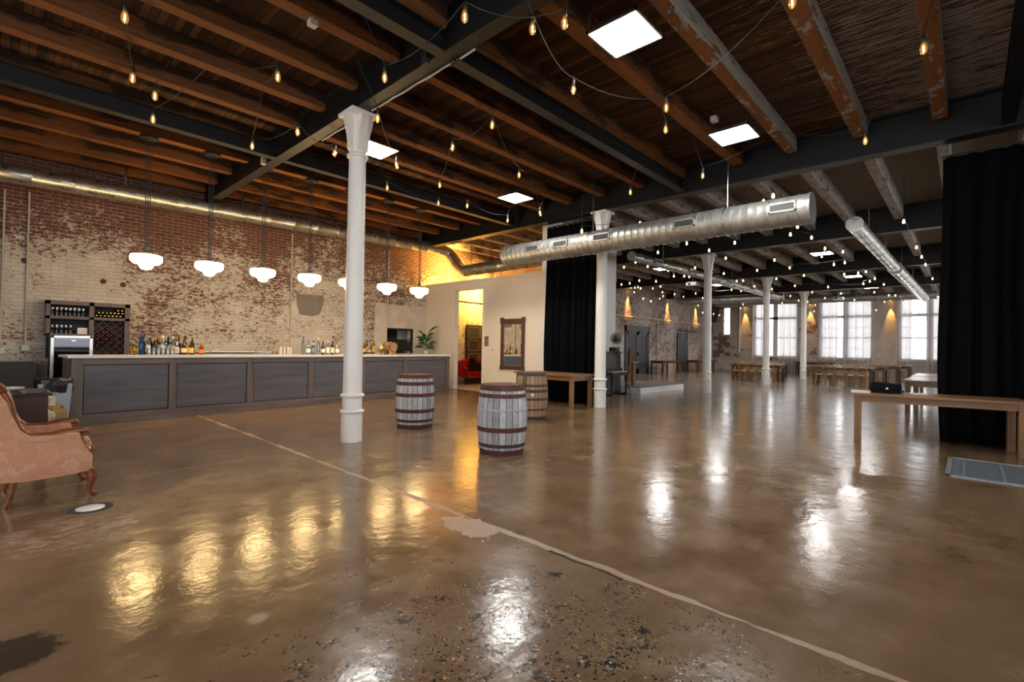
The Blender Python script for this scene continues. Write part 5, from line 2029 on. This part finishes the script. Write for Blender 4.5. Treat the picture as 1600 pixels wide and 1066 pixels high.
# ================================================================== LEFT CORNER
# armchair faces +x; near side panel at y 5.70
o = thing('armchair', 'pink damask armchair with carved mahogany trim at the left edge', 'armchair', (0, 5.70, 0))
AW = .78
side = [(-.02, .93), (.06, .94), (.105, .86), (.13, .73), (.17, .63), (.24, .565), (.37, .56), (.49, .585), (.55, .58), (.56, .52), (.575, .45), (.62, .40), (.64, .37), (.64, .25), (.60, .225), (.46, .215), (.20, .205), (.05, .215), (-.10, .26), (-.14, .45), (-.12, .75)]
arm_top = [(.075, .945), (.112, .86), (.135, .73), (.175, .63), (.24, .57), (.37, .565), (.47, .588), (.545, .592)]
scroll = [(.545, .592), (.585, .588), (.600, .568), (.585, .548), (.565, .556), (.560, .52), (.565, .47), (.59, .425), (.635, .405), (.66, .415), (.655, .44)]
for k, y in enumerate((0, AW - .085)):
    b = BM()
    extrude_xz(b, side, y, y + .085)
    bmesh.ops.bevel(b, geom=[e for e in b.edges], offset=.012, segments=2, affect='EDGES', profile=.6)
    sp = obj('side_panel', b, 'damask', o, True)
    b = BM()
    yc = y + .04
    tube(b, [(x, yc, z) for x, z in arm_top], [.030, .032, .032, .032, .034, .034, .032, .030], 10)
    tube(b, [(x, yc, z) for x, z in scroll], [.030, .030, .024, .018, .016, .026, .028, .026, .026, .022, .014], 10)
    obj('carved_arm', b, 'mahogany', o, True)
    b = BM()
    yy = y - .004 if k == 0 else y + .089
    path = [(x - .0, z - .036) for x, z in arm_top[1:]]
    path = [(.075, .905), (.083, .86), (.105, .73), (.145, .615), (.22, .535), (.37, .528), (.47, .55), (.53, .548), (.535, .50), (.545, .44), (.575, .39), (.63, .365), (.632, .30), (.61, .24)]
    for (p, q) in zip(path, path[1:]):
        L = math.hypot(q[0] - p[0], q[1] - p[1])
        m = max(1, int(L / .013))
        for i in range(m):
            x, z = p[0] + (q[0] - p[0]) * i / m, p[1] + (q[1] - p[1]) * i / m
            box(b, (x - .004, yy - .003, z - .004), (x + .004, yy + .003, z + .004))
    nl = obj('nail_heads', b, 'brass', o, label='row of brass upholstery nails')
    nl['kind'] = 'stuff'
b = BM()
box(b, (.02, .08, .26), (.62, AW - .08, .40), .03)
obj('seat_base', b, 'damask', o, True)
b = BM()
box(b, (.06, .09, .385), (.645, AW - .09, .505), .045)
obj('seat_cushion', b, 'damask', o, True)
b = BM()
def bk(u, v):
    y = .06 + (AW - .12) * u
    return (-.02 - .09 * v + .02 * math.sin(PI * u), y, .40 + v * (.54 + .05 * math.sin(PI * u)))
sheet(b, bk, 14, 10)
obj('backrest', b, 'damask', o, True, solid=.13)
b = BM()
tube(b, [(.075, .04, .945), (.03, .12, .985), (-.02, AW / 2, 1.02), (.03, AW - .12, .985), (.075, AW - .04, .945)], .028, 10)
obj('crest_rail', b, 'mahogany', o, True)
for y in (.045, AW - .045):
    b = BM()
    tube(b, [(.605, y, .25), (.635, y, .21), (.648, y, .15), (.635, y, .09), (.632, y, .045), (.65, y, .018), (.672, y, .014), (.685, y, .012)], [.036, .043, .036, .026, .020, .020, .019, .010], 10)
    obj('front_leg', b, 'mahogany', o, True)
    b = BM()
    tube(b, [(.15, y, .24), (.145, y, .15), (.125, y, .06), (.10, y, .0)], [.030, .028, .024, .020], 8)
    obj('rear_leg', b, 'mahogany', o, True)

# dark side table with white dish
o = thing('side_table', 'dark mahogany side table with glass top behind the armchair', 'side table', (-.50, 7.12, 0))
obj('top', box(BM(), (0, 0, .79), (.96, .72, .815), .006), 'dark_table', o)
obj('glass_top', box(BM(), (.01, .01, .8152), (.95, .71, .822), .002), 'black_gloss', o)
b = BM()
ap = [(0.03, .79), (.93, .79), (.93, .30), (.86, .30), (.84, .42), (.78, .50), (.70, .52), (.24, .52), (.16, .50), (.10, .42), (.08, .30), (.03, .30)]
extrude_xz(b, ap, .03, .055)
extrude_xz(b, ap, .665, .69)
box(b, (.90, .05, .50), (.925, .67, .79))
box(b, (.035, .05, .50), (.06, .67, .79))
obj('apron', b, 'dark_table', o)
for x in (.03, .86):
    for y in (.03, .62):
        obj('leg', box(BM(), (x, y, 0), (x + .07, y + .07, .32), .006), 'dark_table', o)
o = thing('soap_dish', 'small white dish standing on the dark side table', 'dish', (.16, 7.50, .822))
obj('dish', lathe(BM(), [(.04, 0), (.05, .004), (.10, .03), (.105, .045), (.095, .042), (.045, .012)], 20), 'white_china', o, True)
o = thing('carved_urn', 'dark brown carved urn on the side table at left edge', 'urn', (-.10, 7.40, .822))
obj('urn_body', lathe(BM(), [(.06, 0), (.07, .02), (.05, .05), (.10, .12), (.125, .22), (.10, .32), (.06, .37), (.075, .40), (.06, .41)], 20), 'dark_table', o, True)
b = BM()
for s in (-1, 1):
    tube(b, [(s * .11, 0, .16), (s * .16, 0, .24), (s * .12, 0, .33), (s * .07, 0, .36)], .014, 8)
obj('handles', b, 'mahogany', o, True)

# patterned sofa behind
o = thing('patterned_sofa', 'cream and brown scroll patterned sofa behind the side table', 'sofa', (-.62, 8.15, 0))
obj('base', box(BM(), (0, 0, .12), (1.28, .75, .40), .03), 'scroll', o, True)
obj('seat_cushion', box(BM(), (.10, .0, .38), (1.18, .62, .50), .04), 'scroll', o, True)
obj('backrest', box(BM(), (.05, .60, .38), (1.22, .76, .64), .05), 'scroll', o, True)
for x in (0, 1.14):
    b = BM()
    pr = [(-.02, .12), (-.02, .36), (.06, .47), (.20, .52), (.50, .49), (.72, .54), (.76, .12)]
    va = [[b.verts.new((x + dx, y, z)) for y, z in pr] for dx in (0, .15)]
    b.faces.new(va[0])
    b.faces.new(va[1][::-1])
    for k in range(len(pr)):
        b.faces.new((va[0][k], va[1][k], va[1][(k + 1) % len(pr)], va[0][(k + 1) % len(pr)]))
    bmesh.ops.bevel(b, geom=[e for e in b.edges], offset=.02, segments=2, affect='EDGES')
    obj('arm', b, 'gold_fabric', o, True, label='mustard gold arm')
for x in (.05, 1.17):
    for y in (.05, .66):
        obj('foot', box(BM(), (x, y, 0), (x + .06, y + .06, .12), .006), 'dark_table', o)

# bin with black liner
o = thing('waste_bin', 'grey square bin lined with black bag beside the bar end', 'bin', (.66, 10.10, 0), .08)
b = BM()
va = [[b.verts.new((sx * w, sy * w * .8, z)) for sx, sy in ((-1, -1), (1, -1), (1, 1), (-1, 1))] for w, z in ((.15, 0), (.19, .72), (.175, .72), (.14, .02))]
b.faces.new(va[0][::-1])
for p, q in zip(va, va[1:]):
    for k in range(4):
        b.faces.new((p[k], p[(k + 1) % 4], q[(k + 1) % 4], q[k]))
b.faces.new(va[-1])
obj('bin_body', b, 'bin_grey', o)
rr = random.Random(5)
b = BM()
rings = []
for j, (w, z) in enumerate(((.196, .60), (.205, .70), (.20, .78), (.17, .80), (.12, .76), (.05, .72))):
    rings.append([b.verts.new((math.cos(t * PI / 12) * w * (1.12 if t % 6 else 1.0) + rr.uniform(-.008, .008), math.sin(t * PI / 12) * w * .92 + rr.uniform(-.008, .008), z + rr.uniform(-.018, .018))) for t in range(24)])
for p, q in zip(rings, rings[1:]):
    for k in range(24):
        b.faces.new((p[k], p[(k + 1) % 24], q[(k + 1) % 24], q[k]))
b.faces.new(rings[-1])
obj('bag_liner', b, 'bag_black', o, label='crumpled black bag liner')
o = thing('low_cabinet', 'black low cabinet against the brick wall behind the bin', 'cabinet', (-.9, 12.9, 0))
obj('body', box(BM(), (0, 0, 0), (1.5, .8, .93), .01), 'black_plastic', o)
obj('door', box(BM(), (.76, -.015, .06), (1.46, 0, .88), .004), 'black_plastic', o)
